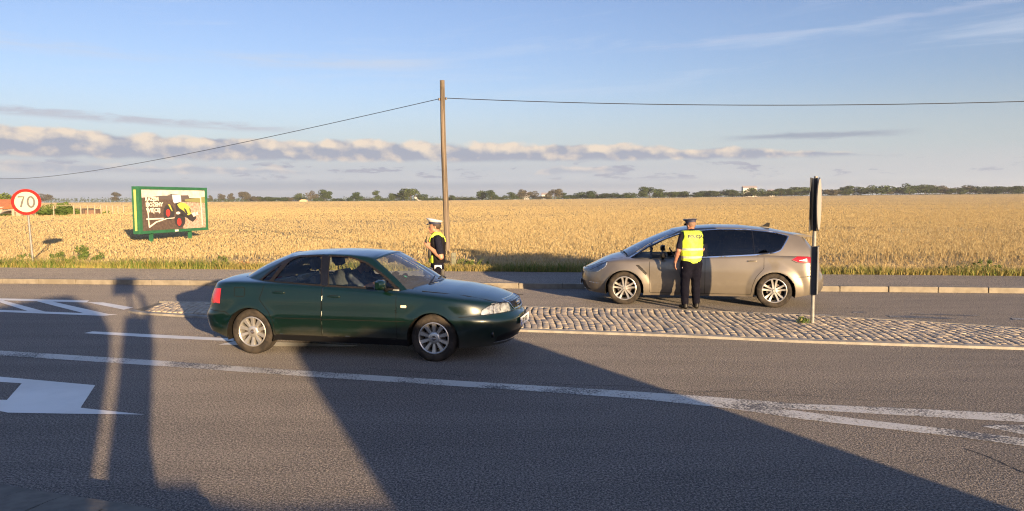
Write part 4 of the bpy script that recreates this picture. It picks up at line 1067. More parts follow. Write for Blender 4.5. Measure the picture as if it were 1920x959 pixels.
A4 = dict(name='parked_saloon_car', label='dark green four door saloon car standing side on in the middle of the road', cat='car', pos=pos, rz=rz, paint=M_green,
  W=.8665, xr=0., xf=4.50, ar=.52, af=.85, nr=2.9, nf=2.35, axles=(.87, 3.487), arch_r=.350, arch_z=.30, wr=.314, ww=.20, rim=.205, spokes=10, wheel_in=.012, floor=.24,
  zbot=[(0, .30), (.3, .29), (.5, .22), (4.0, .19), (4.5, .20)],
  zsh=[(0, .935), (.2, .975), (.6, .99), (1.2, .985), (1.9, .955), (2.95, .90), (3.3, .872), (3.7, .835), (4.0, .80), (4.25, .765), (4.5, .735)],
  ztop=[(0, .945), (.08, 1.005), (.35, 1.05), (.6, 1.065), (.9, 1.065), (3.1, 1.0), (3.3, .985), (3.7, .945), (4.1, .87), (4.3, .815), (4.42, .765), (4.5, .735)],
  side_off=[(.15, -.07), (.3, -.018), (.45, 0), (.6, 0), (.75, -.012), (.9, -.04), (1.05, -.065)],
  front_off=[(.2, -.07), (.3, -.015), (.4, .01), (.52, .02), (.57, .008), (.6, -.04), (.72, -.065), (.8, -.10)],
  rear_off=[(.25, -.05), (.33, .0), (.5, .02), (.56, .012), (.6, -.03), (.8, -.05), (1.0, -.10)],
  plan_taper=[(0, 0), (4.5, 0)], crown=2.3, fillet=3.0, flare=.016, flare_w=.10,
  creases=[(.527, .560, .0, 4.3, .019, .004)],
  side={'headlight': ([(4.10, .622, .03), (4.115, .68, .05), (4.20, .735, .05), (4.46, .768), (4.47, .635)], .02),
        'tail_light': ([(-.1, .69), (-.1, .905), (.225, .905), (.215, .70)], .03),
        'side_marker': ([(3.055, .705), (3.055, .738), (3.135, .738), (3.135, .705)], .01),
        'front_door': ([(1.935, .295, .01), (1.935, 1.05, .01), (2.985, 1.05, .01), (2.985, .90, .01), (2.995, .295, .03)], .02),
        'rear_door': ([(1.925, .295, .01), (1.925, 1.05, .01), (1.08, 1.05, .01), (1.075, .985, .04), (1.01, .77, .06), (1.16, .60, .1), (1.245, .40, .1), (1.25, .295, .02)], .02),
        'sill': ([(1.10, .10), (1.10, .287), (3.20, .287), (3.20, .10)], .004)}, sill_mat=M_blk,
  ends={'grille': ([(-.1, .655), (-.1, .775), (.315, .762), (.275, .68), (.24, .655)], 1), 'intake': ([(-.1, .235), (-.1, .375), (.50, .36), (.60, .33), (.58, .235)], 1), 'headlight': ([(.375, .64), (.43, .76), (.60, .755), (.60, .635)], 1),
        'tail_light': ([(.44, .69), (.44, .895), (.9, .905), (.9, .70)], -1)},
  cabin=(.64, 3.16), cab_y=[(.64, .54), (.8, .60), (1.2, .70), (3.0, .70), (3.16, .66)], hood=(3.22, 4.41), hood_y=[(3.2, .70), (3.6, .68), (3.9, .635), (4.15, .56), (4.3, .47), (4.41, .32)], boot=(.10, .44, .60),
  hood_line=[(3.30, .705), (3.6, .685), (3.9, .64), (4.15, .565), (4.3, .475), (4.38, .36), (4.405, .2), (4.41, 0)],
  seams=[[(1.93, .955), (1.93, .29)], [(2.987, .90), (2.998, .30)], [(1.078, .985), (1.045, .86), (1.01, .77), (1.09, .68), (1.16, .60), (1.225, .47), (1.247, .30)], [(1.25, .292), (2.99, .292)],
         [(.63, .92), (.78, .925), (.79, .80), (.63, .80), (.63, .92)], [(3.84, .60), (4.10, .615), (4.44, .625)], [(.21, .60), (.50, .585), (.56, .55)], [(1.25, .522), (3.13, .525)], [(4.10, .622), (4.115, .69), (4.20, .74), (4.45, .770)]],
  handles=[(1.29, .865, M_green), (2.10, .83, M_green)], bpil=1.93, mirror=(2.80, 1.01, .035, M_green), belt_at_mirror=.90,
  gh=dict(belt=((.42, .60), .60, [(.6, .60), (.8, .675), (.95, .715), (1.2, .755), (1.9, .79), (2.7, .785), (3.1, .755)], .745, (3.40, 3.13), 2, 2.2, 1.02, .975, [(.6, .97), (1.2, .965), (1.9, .935), (3.0, .875), (3.2, .86)], .86, .945),
          roof=((1.16, 1.30), .50, [(1.3, .51), (1.6, .555), (1.9, .575), (2.3, .575), (2.6, .555)], .55, (2.66, 2.56), 2, 2.2, 1.365, 1.315, [(1.3, 1.305), (1.45, 1.34), (1.65, 1.36), (1.9, 1.372), (2.2, 1.365), (2.45, 1.34), (2.6, 1.31)], 1.31, 1.378),
          ztop=[(1.15, 1.35), (1.35, 1.385), (1.6, 1.405), (1.95, 1.415), (2.3, 1.405), (2.7, 1.375)], bulge=.022, wbulge=.022, rbulge=.03,
          windows={'quarter': [(.96, 1.012), (1.225, 1.238), (1.105, 1.008)], 'rear': [(1.165, 1.004), (1.345, 1.275), (1.46, 1.325), (1.82, 1.342), (1.895, .977)], 'front': [(2.01, .972), (1.955, 1.341), (2.23, 1.33), (2.48, 1.257), (2.745, 1.095), (2.94, .942)]},
          trims={'trim.a': [(.90, .993), (1.19, 1.262), (1.32, 1.325), (1.45, 1.349), (1.84, 1.362), (2.24, 1.349), (2.50, 1.274), (2.775, 1.108), (3.03, .915), (2.0, .95), (1.1, .985)], 'black.b': [(1.83, 1.355), (1.905, .965), (2.0, .962), (1.945, 1.355)]},
          windscreen=(3, 99, 3, 2), rearscreen=(6, 0, 3, 3)))
car, CP, CPG, surfY, parts, nv_, nvg_ = build_car(A4)
def glued(P, y, z, front=True):
    """x of the nose surface at (y,z)"""
    q = P.reshape(-1, 3); m = (q[:, 0] > P[..., 0].max()-.9) if front else (q[:, 0] < P[..., 0].min()+.9); q = q[m]; i = np.argsort((q[:, 1]-abs(y))**2+(q[:, 2]-z)**2)[:3]; return float(q[i, 0].mean())
# grille slats, chrome surround, four rings
mb = MB()
for k in range(5):
    z = .672+k*.02; ys = np.linspace(-.27, .27, 15); mb.path([(glued(CP, y, z)-.004, y, z) for y in ys], .0042, 4)
g = mb.build('grille_slats', M_blkg, parts['grille'])
mb = MB(); pr = [(-.325, .772), (-.28, .672), (-.245, .645), (0, .64), (.245, .645), (.28, .672), (.325, .772)]
P_ = []
for a, b in zip(pr[:-1], pr[1:]):
    for t in np.linspace(0, 1, 6)[:-1]: P_.append((a[0]+(b[0]-a[0])*t, a[1]+(b[1]-a[1])*t))
P_.append(pr[-1]); mb.path([(glued(CP, y, z)+.004, y, z) for y, z in P_], .0085, 6); mb.path([(glued(CP, y, .778)+.0, y, .778) for y in np.linspace(-.33, .33, 15)], .006, 6)
mb.build('grille_surround', M_chrome, parts['grille'], smooth=True)
mb = MB()
for k in range(4):
    yc = (k-1.5)*.048; mb.path([(glued(CP, yc+.032*math.cos(t), .715)+.014, yc+.032*math.cos(t), .712+.032*math.sin(t)) for t in np.linspace(0, 2*PI, 25)[:-1]], .0058, 6, closed=True)
mb.build('badge', M_chrome, parts['grille'], smooth=True)
# headlight inside: bezel divisions
for s in (-1, 1):
    mb = MB(); hp = parts['headlight', 1 if s < 0 else -1]
    for yy, zz, r_ in ((.60, .69, .05), (.50, .70, .048)):
        x_ = glued(CP, yy, zz); mb.path([(x_+.003, s*(yy+r_*math.cos(t)), zz+r_*math.sin(t)) for t in np.linspace(0, 2*PI, 21)[:-1]], .004, 5, closed=True)
    mb.build('reflector_ring', M_steel, hp)
# plate with lettering on the front bumper
px_ = glued(CP, 0, .47)+.012; pl = MB(); pl.box((px_+.004, 0, .475), (.008, .52, .114), bev=.003); plo = pl.build('number_plate', M_plate, car)
text_mesh('DP 8137', .095, M_ink, plo, 'plate_characters', frame_mtx((px_+.0095, -.02, .475), (0, 1, 0), (0, 0, 1)), .002)
mb = MB(); mb.box((px_+.0088, -.24, .475), (.001, .036, .1)); mb.build('plate_band', mat('plate_blue', (.01, .05, .35), .4), plo)
for s in (-1, 1):
    x_ = glued(CP, .66, .36); mb = MB(); mb.lathe([(.0, .004), (.03, .006), (.045, .0), (.05, -.02)], 'X', 20, (x_+.004, s*.645, .36)); mb.build('fog_lamp', M_blkg, car, smooth=True)
# wipers, aerial
def on_ws(P, x, y):
    q = P[-70:, :].reshape(-1, 3); i = np.argsort((q[:, 0]-x)**2+(q[:, 1]-abs(y))**2)[:3]; return float(q[i, 2].mean())
for (a, b) in (((3.27, -.62), (3.26, -.02)), ((3.30, .05), (3.20, .62))):
    mb = MB(); pts = [(a[0]+(b[0]-a[0])*t+.05*math.sin(t*PI)*.6, a[1]+(b[1]-a[1])*t) for t in np.linspace(0, 1, 7)]
    mb.path([(x, y, max(on_ws(CPG, x, y), 0)+.018) for x, y in pts], [.009]*6+[.004], 6); mb.build('wiper', M_blk, car)
# interior
seats(car, 2.04, .36, .95, .50, M_seatd, M_int, 1.46, .54, rmat=M_intg)
mb = MB(); mb.box((2.98, 0, .80), (.50, 1.36, .22), bev=.06); mb.box((2.75, .36, .86), (.18, .34, .1), bev=.04); mb.build('dashboard', M_int, car, smooth=True)
mb = MB(); cw = Vector((2.58, .36, .86)); q = Matrix.Rotation(R(-62), 3, 'Y')
mb.path([cw+q @ Vector((.185*math.cos(t), .185*math.sin(t), 0)) for t in np.linspace(0, 2*PI, 29)[:-1]], .014, 8, closed=True)
for t in (0, 2.3, 4): mb.tube(cw, cw+q @ Vector((.18*math.cos(t), .18*math.sin(t), 0)), .016, n=6)
mb.tube(cw, (2.8, .36, .78), .03, n=8); mb.build('steering_wheel', M_int, car, smooth=True)
mb = MB(); mb.box((.98, 0, .93), (.55, 1.18, .03)); mb.build('parcel_shelf', M_int, car)
mb = MB()
for s in (-1, 1): mb.box((2.05, s*.74, .68), (1.9, .03, .5), bev=.01)
mb.build('door_card', M_intg, car)
mb = MB(); mb.box((2.60, 0, 1.255), (.02, .24, .065), Matrix.Rotation(R(12), 3, 'Y'), bev=.01); mb.tube((2.61, 0, 1.28), (2.66, 0, 1.34), .008, n=6); mb.build('inside_mirror', M_blk, car, smooth=True)
# small paper and a sticker behind the windscreen
mb = MB(); x_, y_ = 3.0, -.50; z_ = on_ws(CPG, x_, y_); mb.lathe([(0, 0), (.035, 0)], 'Z', 16, (0, 0, 0)); mb.v = [(x_+v[0]*.8, y_+v[1], z_-.012-v[0]*.42) for v in mb.v]; mb.build('windscreen_sticker', mat('sticker_green', (.10, .55, .35), .5), car)
mb = MB(); mb.lathe([(0, .04), (.03, .03), (.036, .012), (.012, .01), (.014, -.04), (0, -.04)], 'Z', 14, (3.12, .02, 1.0)); mb.build('mushroom_air_freshener', mat('white_plastic', (.8, .8, .78), .5), car, smooth=True)

# ------------------------------------------------------------------ grey bronze people carrier
pos, rz = place((1448, 577), (1173, 571), (.985+3.835)/2, .85)
SM = dict(name='people_carrier', label='grey bronze people carrier stopped at the far kerb beside the officer in the yellow vest', cat='car', pos=pos, rz=rz, paint=M_bronze, lamp=M_lamp2,
  W=.942, xr=0., xf=4.768, ar=.50, af=.95, nr=2.8, nf=2.2, axles=(.985, 3.835), arch_r=.378, arch_z=.315, wr=.334, ww=.225, rim=.232, spokes=5, wheel_in=.004, floor=.25,
  zbot=[(0, .27), (.35, .26), (.6, .21), (4.1, .20), (4.768, .22)],
  zsh=[(0, .93), (.3, .985), (1.2, 1.02), (2.2, .975), (3.3, .905), (3.7, .885), (4.0, .872), (4.2, .852), (4.4, .80), (4.55, .74), (4.65, .70), (4.768, .655)],
  ztop=[(0, .95), (.4, 1.0), (3.8, 1.02), (3.95, 1.0), (4.15, .955), (4.35, .885), (4.5, .81), (4.65, .73), (4.768, .66)],
  side_off=[(.15, -.07), (.3, -.02), (.42, -.004), (.55, 0), (.7, -.004), (.85, -.022), (.95, -.04), (1.1, -.07)],
  front_off=[(.2, -.05), (.3, .0), (.45, .01), (.6, -.01), (.7, -.03), (.8, -.07)], rear_off=[(.25, -.04), (.35, .01), (.5, .02), (.6, .0), (.66, -.03), (.9, -.05), (1.0, -.08)],
  plan_taper=[(0, 0), (4.8, 0)], crown=2.3, fillet=2.8, flare=.034, flare_w=.15,
  creases=[(.418, .435, 1.45, 3.4, .008, .004), (.80, .815, .45, 4.0, .006, -.006)],
  side={'headlight': ([(4.17, .85), (4.20, .755, .05), (4.36, .645, .04), (4.62, .625), (4.74, .66)], .02),
        'tail_light': ([(.68, .935), (.50, 1.03, .04), (.25, 1.06), (-.1, 1.06), (-.1, .87), (.30, .872), (.57, .888)], .02),
        'reversing_lamp': ([(.56, .915), (.38, .965, .03), (.12, .965), (.12, .90), (.40, .90)], .01),
        'front_door': ([(2.29, .26, .01), (2.29, 1.10, .01), (3.40, 1.10, .01), (3.345, .90, .01), (3.335, .26, .03)], .02),
        'rear_door': ([(2.275, .26, .01), (2.275, 1.10, .01), (1.20, 1.12, .01), (1.185, .95, .03), (1.19, .76, .06), (1.32, .62, .1), (1.40, .42, .1), (1.42, .26, .02)], .02),
        'vent': ([(3.55, .80), (3.62, .80), (3.42, .60), (3.39, .64)], .02),
        'daytime_lamp': ([(4.33, .405), (4.33, .422), (4.56, .434), (4.56, .414)], .003)},
  ends={'grille': ([(-.1, .52), (-.1, .62), (.42, .61), (.34, .52)], 1), 'intake': ([(-.1, .24), (-.1, .46), (.50, .44), (.60, .25)], 1), 'tail_light': ([(.62, .87), (.60, 1.03), (1.2, 1.06), (1.2, .87)], -1)},
  cabin=(.12, 3.82), cab_y=[(.12, .70), (.5, .78), (3.6, .76), (3.82, .70)], hood=(3.86, 4.70), hood_y=[(3.86, .74), (4.2, .68), (4.5, .56), (4.70, .40)],
  hood_line=[(3.88, .75), (4.1, .72), (4.3, .66), (4.5, .56), (4.62, .42), (4.68, .25), (4.70, 0)],
  seams=[[(2.283, 1.0), (2.283, .26)], [(3.347, .90), (3.337, .26)], [(1.19, 1.06), (1.185, .95), (1.19, .76), (1.27, .67), (1.34, .58), (1.40, .42), (1.42, .265)], [(1.42, .255), (3.33, .255)], [(.30, .862), (.60, .878), (.69, .93)], [(.31, .62), (.58, .60)], [(4.17, .86), (4.30, .79), (4.55, .66)], [(.20, .64), (.40, .62)]],
  handles=[(1.39, .90, M_bronze), (2.46, .885, M_bronze)], bpil=2.28, mirror=(3.06, 1.015, .05, M_blk), belt_at_mirror=.90,
  gh=dict(belt=((.06, .20), .74, [(.2, .79), (.9, .86), (2, .885), (3, .875), (3.7, .81), (3.9, .78)], .77, (4.03, 3.86), 2, 2.2, .93, .94, [(.2, .95), (1.3, .99), (2.2, .945), (3.3, .875), (3.9, .85)], .85, .965),
          roof=((.40, .47), .56, [(.45, .57), (1.3, .64), (2.2, .665), (2.8, .64)], .63, (2.92, 2.80), 2, 2.2, 1.385, 1.37, [(.45, 1.365), (.8, 1.435), (1.3, 1.50), (1.7, 1.53), (2.1, 1.535), (2.5, 1.515), (2.8, 1.47)], 1.46, 1.49),
          ztop=[(.4, 1.39), (1, 1.51), (1.6, 1.572), (2.1, 1.58), (2.6, 1.55), (2.95, 1.49)], bulge=.03, wbulge=.03, rbulge=.04, nv=60,
          windows={'quarterf': [(3.68, .93), (3.34, 1.15), (3.34, .915)], 'front': [(3.30, .915, .02), (3.30, 1.155, .03), (3.05, 1.29), (2.74, 1.405), (2.36, 1.455), (2.35, .965)], 'rear': [(2.235, .985), (2.235, 1.475), (1.90, 1.485), (1.40, 1.472), (1.36, 1.035)], 'quarterr': [(1.345, 1.04), (1.375, 1.468), (.95, 1.42), (.735, 1.36, .04), (.875, 1.13, .08), (1.0, 1.075, .05)]},
          trims={'chrome.a': [(3.78, .915), (3.40, 1.165), (3.10, 1.305), (2.77, 1.43), (2.45, 1.483), (2.0, 1.51), (1.45, 1.500), (.95, 1.446), (.69, 1.372), (.86, 1.095, .08), (1.0, 1.045), (1.36, 1.004), (2.24, .953), (3.3, .884), (3.77, .893)],
                 'black.b': [(3.74, .92), (3.395, 1.15), (3.095, 1.29), (2.765, 1.416), (2.45, 1.470), (2.0, 1.497), (1.45, 1.487), (.955, 1.434), (.71, 1.368), (.87, 1.106, .08), (1.0, 1.063), (1.36, 1.025), (2.24, .974), (3.3, .904), (3.7, .91)]},
          privacy=('rear', 'quarterr'), open=('front',), rear_glass=M_priv, windscreen=(4, 99, 4, 2), rearscreen=(8, 0, 8, 6)))
car2, SP, SPG, surfY2, parts2, _, _ = build_car(SM)
seats(car2, 2.30, .40, 1.0, .62, M_int, M_int, 1.35, .60)
mb = MB(); mb.box((3.35, 0, .84), (.75, 1.5, .22), bev=.06); mb.build('dashboard', M_int, car2, smooth=True)
mb = MB(); cw = Vector((2.86, .40, .95)); q = Matrix.Rotation(R(-58), 3, 'Y')
mb.path([cw+q @ Vector((.185*math.cos(t), .185*math.sin(t), 0)) for t in np.linspace(0, 2*PI, 29)[:-1]], .014, 8, closed=True); mb.tube(cw, (3.1, .4, .86), .03, n=8); mb.tube(cw-Vector((0, .18, 0)), cw+Vector((0, .18, 0)), .018, n=6); mb.build('steering_wheel', M_int, car2, smooth=True)
mb = MB()
for s in (-1, 1): mb.box((2.3, s*.80, .72), (2.1, .03, .45), bev=.01)
mb.build('door_card', M_int, car2)
# roof aerial fin, roof spoiler, reflectors
mb = MB(); zt = 1.555; mb.prism([(.98, zt-.03), (1.16, zt-.02), (1.10, zt+.0), (1.02, zt+.055), (.97, zt+.05)], -.018, .018); mb.build('aerial_fin', M_blk, car2, smooth=True)
mb = MB(); mb.prism([(.62, 1.40), (.44, 1.40), (.25, 1.372), (.25, 1.355), (.45, 1.35)], -.56, .56); mb.build('roof_spoiler', M_bronze, car2, smooth=True)
for (a, b) in (((3.92, -.60), (3.85, .0)), ((3.95, .1), (3.80, .62))):
    mb = MB(); pts = [(a[0]+(b[0]-a[0])*t, a[1]+(b[1]-a[1])*t) for t in np.linspace(0, 1, 7)]
    mb.path([(x, y, max(on_ws(SPG, x, y), .98)+.02) for x, y in pts], [.010]*6+[.005], 6); mb.build('wiper', M_blk, car2)
mb = MB(); x_ = glued(SP, 0, .57)+.008; mb.lathe([(0, .006), (.05, .004), (.056, 0)], 'X', 24, (x_, 0, .57)); mb.v = [(v[0], v[1]*1.5, .57+(v[2]-.57)*.62) for v in mb.v]; mb.build('badge', mat('badge_blue', (.01, .04, .22), .2), parts2['grille'], smooth=True)
mb = MB(); x_ = glued(SP, 0, .36)+.01; mb.box((x_+.004, 0, .39), (.008, .52, .114)); mb.build('number_plate', M_plate, car2)
# ------------------------------------------------------------------ people: one continuous body surface each
def sdf_cone(P, a, b, ra, rb, sq=(1, 1, 1)):
    s = np.array(sq, float); a = np.array(a, float)/s; b = np.array(b, float)/s; Q = P/s
    ab = b-a; t = np.clip(((Q-a)@ab)/max(1e-9, ab@ab), 0, 1); return (np.linalg.norm(Q-a-t[..., None]*ab, axis=-1)-(ra+(rb-ra)*t))*min(sq)
def surface_net(F, o, h):
    nx, ny, nz = F.shape; neg = F < 0
    c = np.zeros((nx-1, ny-1, nz-1), np.int8)
    for dx in (0, 1):
        for dy in (0, 1):
            for dz in (0, 1): c += neg[dx:nx-1+dx, dy:ny-1+dy, dz:nz-1+dz]
    act = (c > 0) & (c < 8); ids = -np.ones(act.shape, np.int64); I = np.argwhere(act); ids[act] = np.arange(len(I))
    acc = np.zeros((len(I), 3)); cnt = np.zeros(len(I))
    corners = [(0, 0, 0), (1, 0, 0), (0, 1, 0), (1, 1, 0), (0, 0, 1), (1, 0, 1), (0, 1, 1), (1, 1, 1)]
    for i in range(8):
        for j in range(i+1, 8):
            a, b = np.array(corners[i]), np.array(corners[j])
            if np.abs(a-b).sum() != 1: continue
            fa = F[tuple((I+a).T)]; fb = F[tuple((I+b).T)]; m = (fa < 0) != (fb < 0); t = np.where(m, fa/np.where(m, fa-fb, 1), 0)
            acc += np.where(m[:, None], a+(b-a)*t[:, None], 0); cnt += m
    V = (I+acc/cnt[:, None])*h+o; Q = []
    for ax in range(3):
        sh = [slice(None)]*3; s0 = list(sh); s1 = list(sh); s0[ax] = slice(0, -1); s1[ax] = slice(1, None)
        d = neg[tuple(s0)] != neg[tuple(s1)]; E_ = np.argwhere(d); u, v = [(1, 2), (2, 0), (0, 1)][ax]
        ok = (E_[:, u] > 0) & (E_[:, v] > 0) & (E_[:, u] < F.shape[u]-1) & (E_[:, v] < F.shape[v]-1); E_ = E_[ok]; inside = neg[tuple(E_.T)]
        def cell(du, dv): q = E_.copy(); q[:, u] += du; q[:, v] += dv; return ids[tuple(q.T)]
        q = np.stack([cell(-1, -1), cell(0, -1), cell(0, 0), cell(-1, 0)], 1); q[~inside] = q[~inside][:, ::-1]; Q.append(q)
    Q = np.concatenate(Q); Q = Q[(Q >= 0).all(1)]; return V, Q
def body_field(prims, h=.0085, pad=.03, off=0., only=None):
    """prims: (label, a, b, ra, rb, squash, blend)"""
    pts = np.array([p[1] for p in prims]+[p[2] for p in prims]); rm = max(max(p[3], p[4])*max(p[5]) for p in prims)+pad
    lo = pts.min(0)-rm; hi = pts.max(0)+rm; n = np.ceil((hi-lo)/h).astype(int)+1
    F = np.full(n, .2); ax = [lo[k]+h*np.arange(n[k]) for k in range(3)]
    for lb, a, b, ra, rb, sq, k in prims:
        a_, b_ = np.array(a, float), np.array(b, float); r = max(ra, rb)*max(sq)+.06
        s = [slice(max(0, int((min(a_[q], b_[q])-r-lo[q])/h)), min(n[q], int((max(a_[q], b_[q])+r-lo[q])/h)+2)) for q in range(3)]
        G_ = np.stack(np.meshgrid(*[ax[q][s[q]] for q in range(3)], indexing='ij'), -1)
        d = sdf_cone(G_, a, b, ra, rb, sq)-off; f = F[tuple(s)]; hh = np.clip(.5+.5*(f-d)/k, 0, 1); F[tuple(s)] = f*(1-hh)+d*hh-k*hh*(1-hh)
    return F, lo, ax
def body_mesh(name, prims, mats, parent, h=.0085):
    F, lo, ax = body_field(prims, h); V, Q = surface_net(F, lo, h)
    C = V[Q].mean(1); best = np.full(len(C), 9.); lab = np.zeros(len(C), int)
    for lb, a, b, ra, rb, sq, k in prims:
        d = sdf_cone(C, a, b, ra, rb, sq); m = d < best; best[m] = d[m]; lab[m] = lb
    o = mesh_obj(name, V, Q, mats, parent, True, lab); return o
def shell(name, prims, mats, parent, off, keep, h=.0085, creases=0.):
    """a garment: the given body pieces grown by off and cut by keep(x,y,z)>0"""
    F, lo, ax = body_field(prims, h, .05, off); X, Y, Z = np.meshgrid(*ax, indexing='ij')
    if creases: F = F+creases*np.sin(X*34+np.sin(Z*21)*1.3)*np.sin(Z*27+X*9)
    F = np.maximum(F, -keep(X, Y, Z)); V, Q = surface_net(F, lo, h); return mesh_obj(name, V, Q, mats, parent, True)
M_skin = dirty('skin', (.38, .20, .13), (.33, .165, .105), 14., .55, Subsurface_Weight=.08); M_skin2 = dirty('skin_flushed', (.34, .16, .11), (.27, .12, .08), 14., .6)
M_navy = dirty('navy_cloth', (.007, .008, .017), (.010, .011, .022), 30., .85, bd=.01, Specular_IOR_Level=.12); M_trous = dirty('navy_trouser_cloth', (.004, .004, .009), (.006, .006, .012), 20., .9, bd=.01, Specular_IOR_Level=.08)
M_boot = mat('black_boot', (.012, .011, .010), .5, Specular_IOR_Level=.25); M_hair = dirty('hair_brown', (.045, .028, .018), (.03, .018, .012), 60., .7, bd=.01); M_stub = dirty('cropped_hair', (.12, .07, .05), (.20, .12, .085), 80., .8)
M_shirtg = dirty('grey_blue_shirt', (.10, .115, .14), (.02, .026, .05), 9., .85); M_capw = mat('white_cap_cloth', (.62, .62, .60), .7); M_capn = mat('cap_navy', (.015, .018, .05), .7); M_visor = mat('cap_visor', (.01, .01, .012), .2)
def head(hc, yaw=0., pitch=0., skin=0, nod=(0, 0)):
    """prims of a head centred hc, looking along +Y turned by yaw; returns prims and transform"""
    q = Matrix.Rotation(yaw, 3, 'Z') @ Matrix.Rotation(pitch, 3, 'X'); T = lambda x, y, z: tuple(Vector(hc)+q @ Vector((x, y, z)))
    P = [(skin, T(0, -.018, .028), T(0, .0, .022), .083, .078, (.92, 1, 1), .02), (skin, T(0, -.02, .045), T(0, .01, .05), .078, .07, (.95, 1, 1), .02),
         (skin, T(0, .03, -.03), T(0, .048, -.078), .056, .034, (1, 1, 1), .025), (skin, T(-.035, .01, -.045), T(0, .055, -.085), .036, .022, (1, 1, 1), .02), (skin, T(.035, .01, -.045), T(0, .055, -.085), .036, .022, (1, 1, 1), .02),
         (skin, T(0, .076, .012), T(0, .098, -.022), .009, .014, (1, 1, 1), .012), (skin, T(-.02, .086, -.052), T(.02, .086, -.052), .008, .008, (1, 1, 1), .008), (skin, T(-.018, .083, -.064), T(.018, .083, -.064), .008, .008, (1, 1, 1), .008),
         (skin, T(-.032, .072, .026), T(.032, .072, .026), .012, .012, (1, 1, 1), .012),
         (skin, T(-.076, -.012, .02), T(-.08, -.022, -.02), .014, .009, (1, 1, 1), .006), (skin, T(.076, -.012, .02), T(.08, -.022, -.02), .014, .009, (1, 1, 1), .006)]
    return P, T, q
def hand(w, d, up, skin=0, curl=.5, side=1, grip=False):
    """palm, four unequal bent fingers and a thumb; w wrist, d direction of the palm, up = back-of-hand normal"""
    w = Vector(w); d = Vector(d).normalized(); n = Vector(up); n = (n-d*n.dot(d)).normalized(); s = d.cross(n)*side
    P = []; tp = lambda v: tuple(v)
    for k, o in enumerate((-.027, -.009, .009, .027)):
        P.append((skin, tp(w+d*.012+s*o*.75), tp(w+d*.085+s*o), .013, .0115, (1, 1, 1), .012))
        L = (.066, .078, .074, .056)[k]; a = curl*(1+.12*k); p = w+d*.088+s*o; dr = d
        for q, f in enumerate((.45, .32, .23)):
            ax_ = s; dr = (Matrix.Rotation(-a*(1 if q else .6)*side, 3, ax_) @ dr) if True else dr
            e = p+dr*L*f; P.append((skin, tp(p), tp(e), .0095-.0008*q, .0087-.0008*q, (1, 1, 1), .003)); p = e
    b = w+d*.03-s*.026; t1 = b-s*.026+d*.03-n*.012; t2 = t1+d*.03-s*.004-n*(.016 if grip else .006)
    P += [(skin, tp(b), tp(t1), .014, .0105, (1, 1, 1), .008), (skin, tp(t1), tp(t2), .0105, .0085, (1, 1, 1), .003)]
    return P
def limb(l0, l1, sh, el, wr, rs, sleeve=.55):
    """arm: sleeve to part of the upper arm, skin below"""
    sh, el, wr = Vector(sh), Vector(el), Vector(wr); c = sh.lerp(el, sleeve)
    return [(l0, tuple(sh), tuple(c), rs[0], rs[1]+.006, (1, 1, 1), .03), (l1, tuple(c), tuple(el), rs[1]-.006, rs[2], (1, 1, 1), .012), (l1, tuple(el), tuple(el.lerp(wr, .3)), rs[2], rs[2]+.001, (1, 1, 1), .01), (l1, tuple(el.lerp(wr, .3)), tuple(wr), rs[2]+.001, rs[3], (1, 1, 1), .01)]
def leg_prims(l, sl, hip, kn, an, toe, wide=1.):
    hip, kn, an = Vector(hip), Vector(kn), Vector(an); cal = kn.lerp(an, .35)
    f = Vector(toe).normalized()
    return [(l, tuple(hip), tuple(hip.lerp(kn, .5)), .098*wide, .085*wide, (1, 1, 1), .05), (l, tuple(hip.lerp(kn, .5)), tuple(kn), .085*wide, .066*wide, (1, 1, 1), .03), (l, tuple(kn), tuple(cal), .066*wide, .066*wide, (1, 1, 1), .03), (l, tuple(cal), (an.x, an.y, an.z+.03), .066*wide, .058*wide, (1, 1, 1), .03),
            (sl, (an.x, an.y-.02, an.z-.01), (an.x, an.y-.02, an.z-.045), .045, .045, (1, 1.1, 1), .015), (sl, tuple(an+f*-.03+Vector((0, 0, -.05))), tuple(an+f*.16+Vector((0, 0, -.058))), .042, .034, (1.1, 1, .95), .015)]
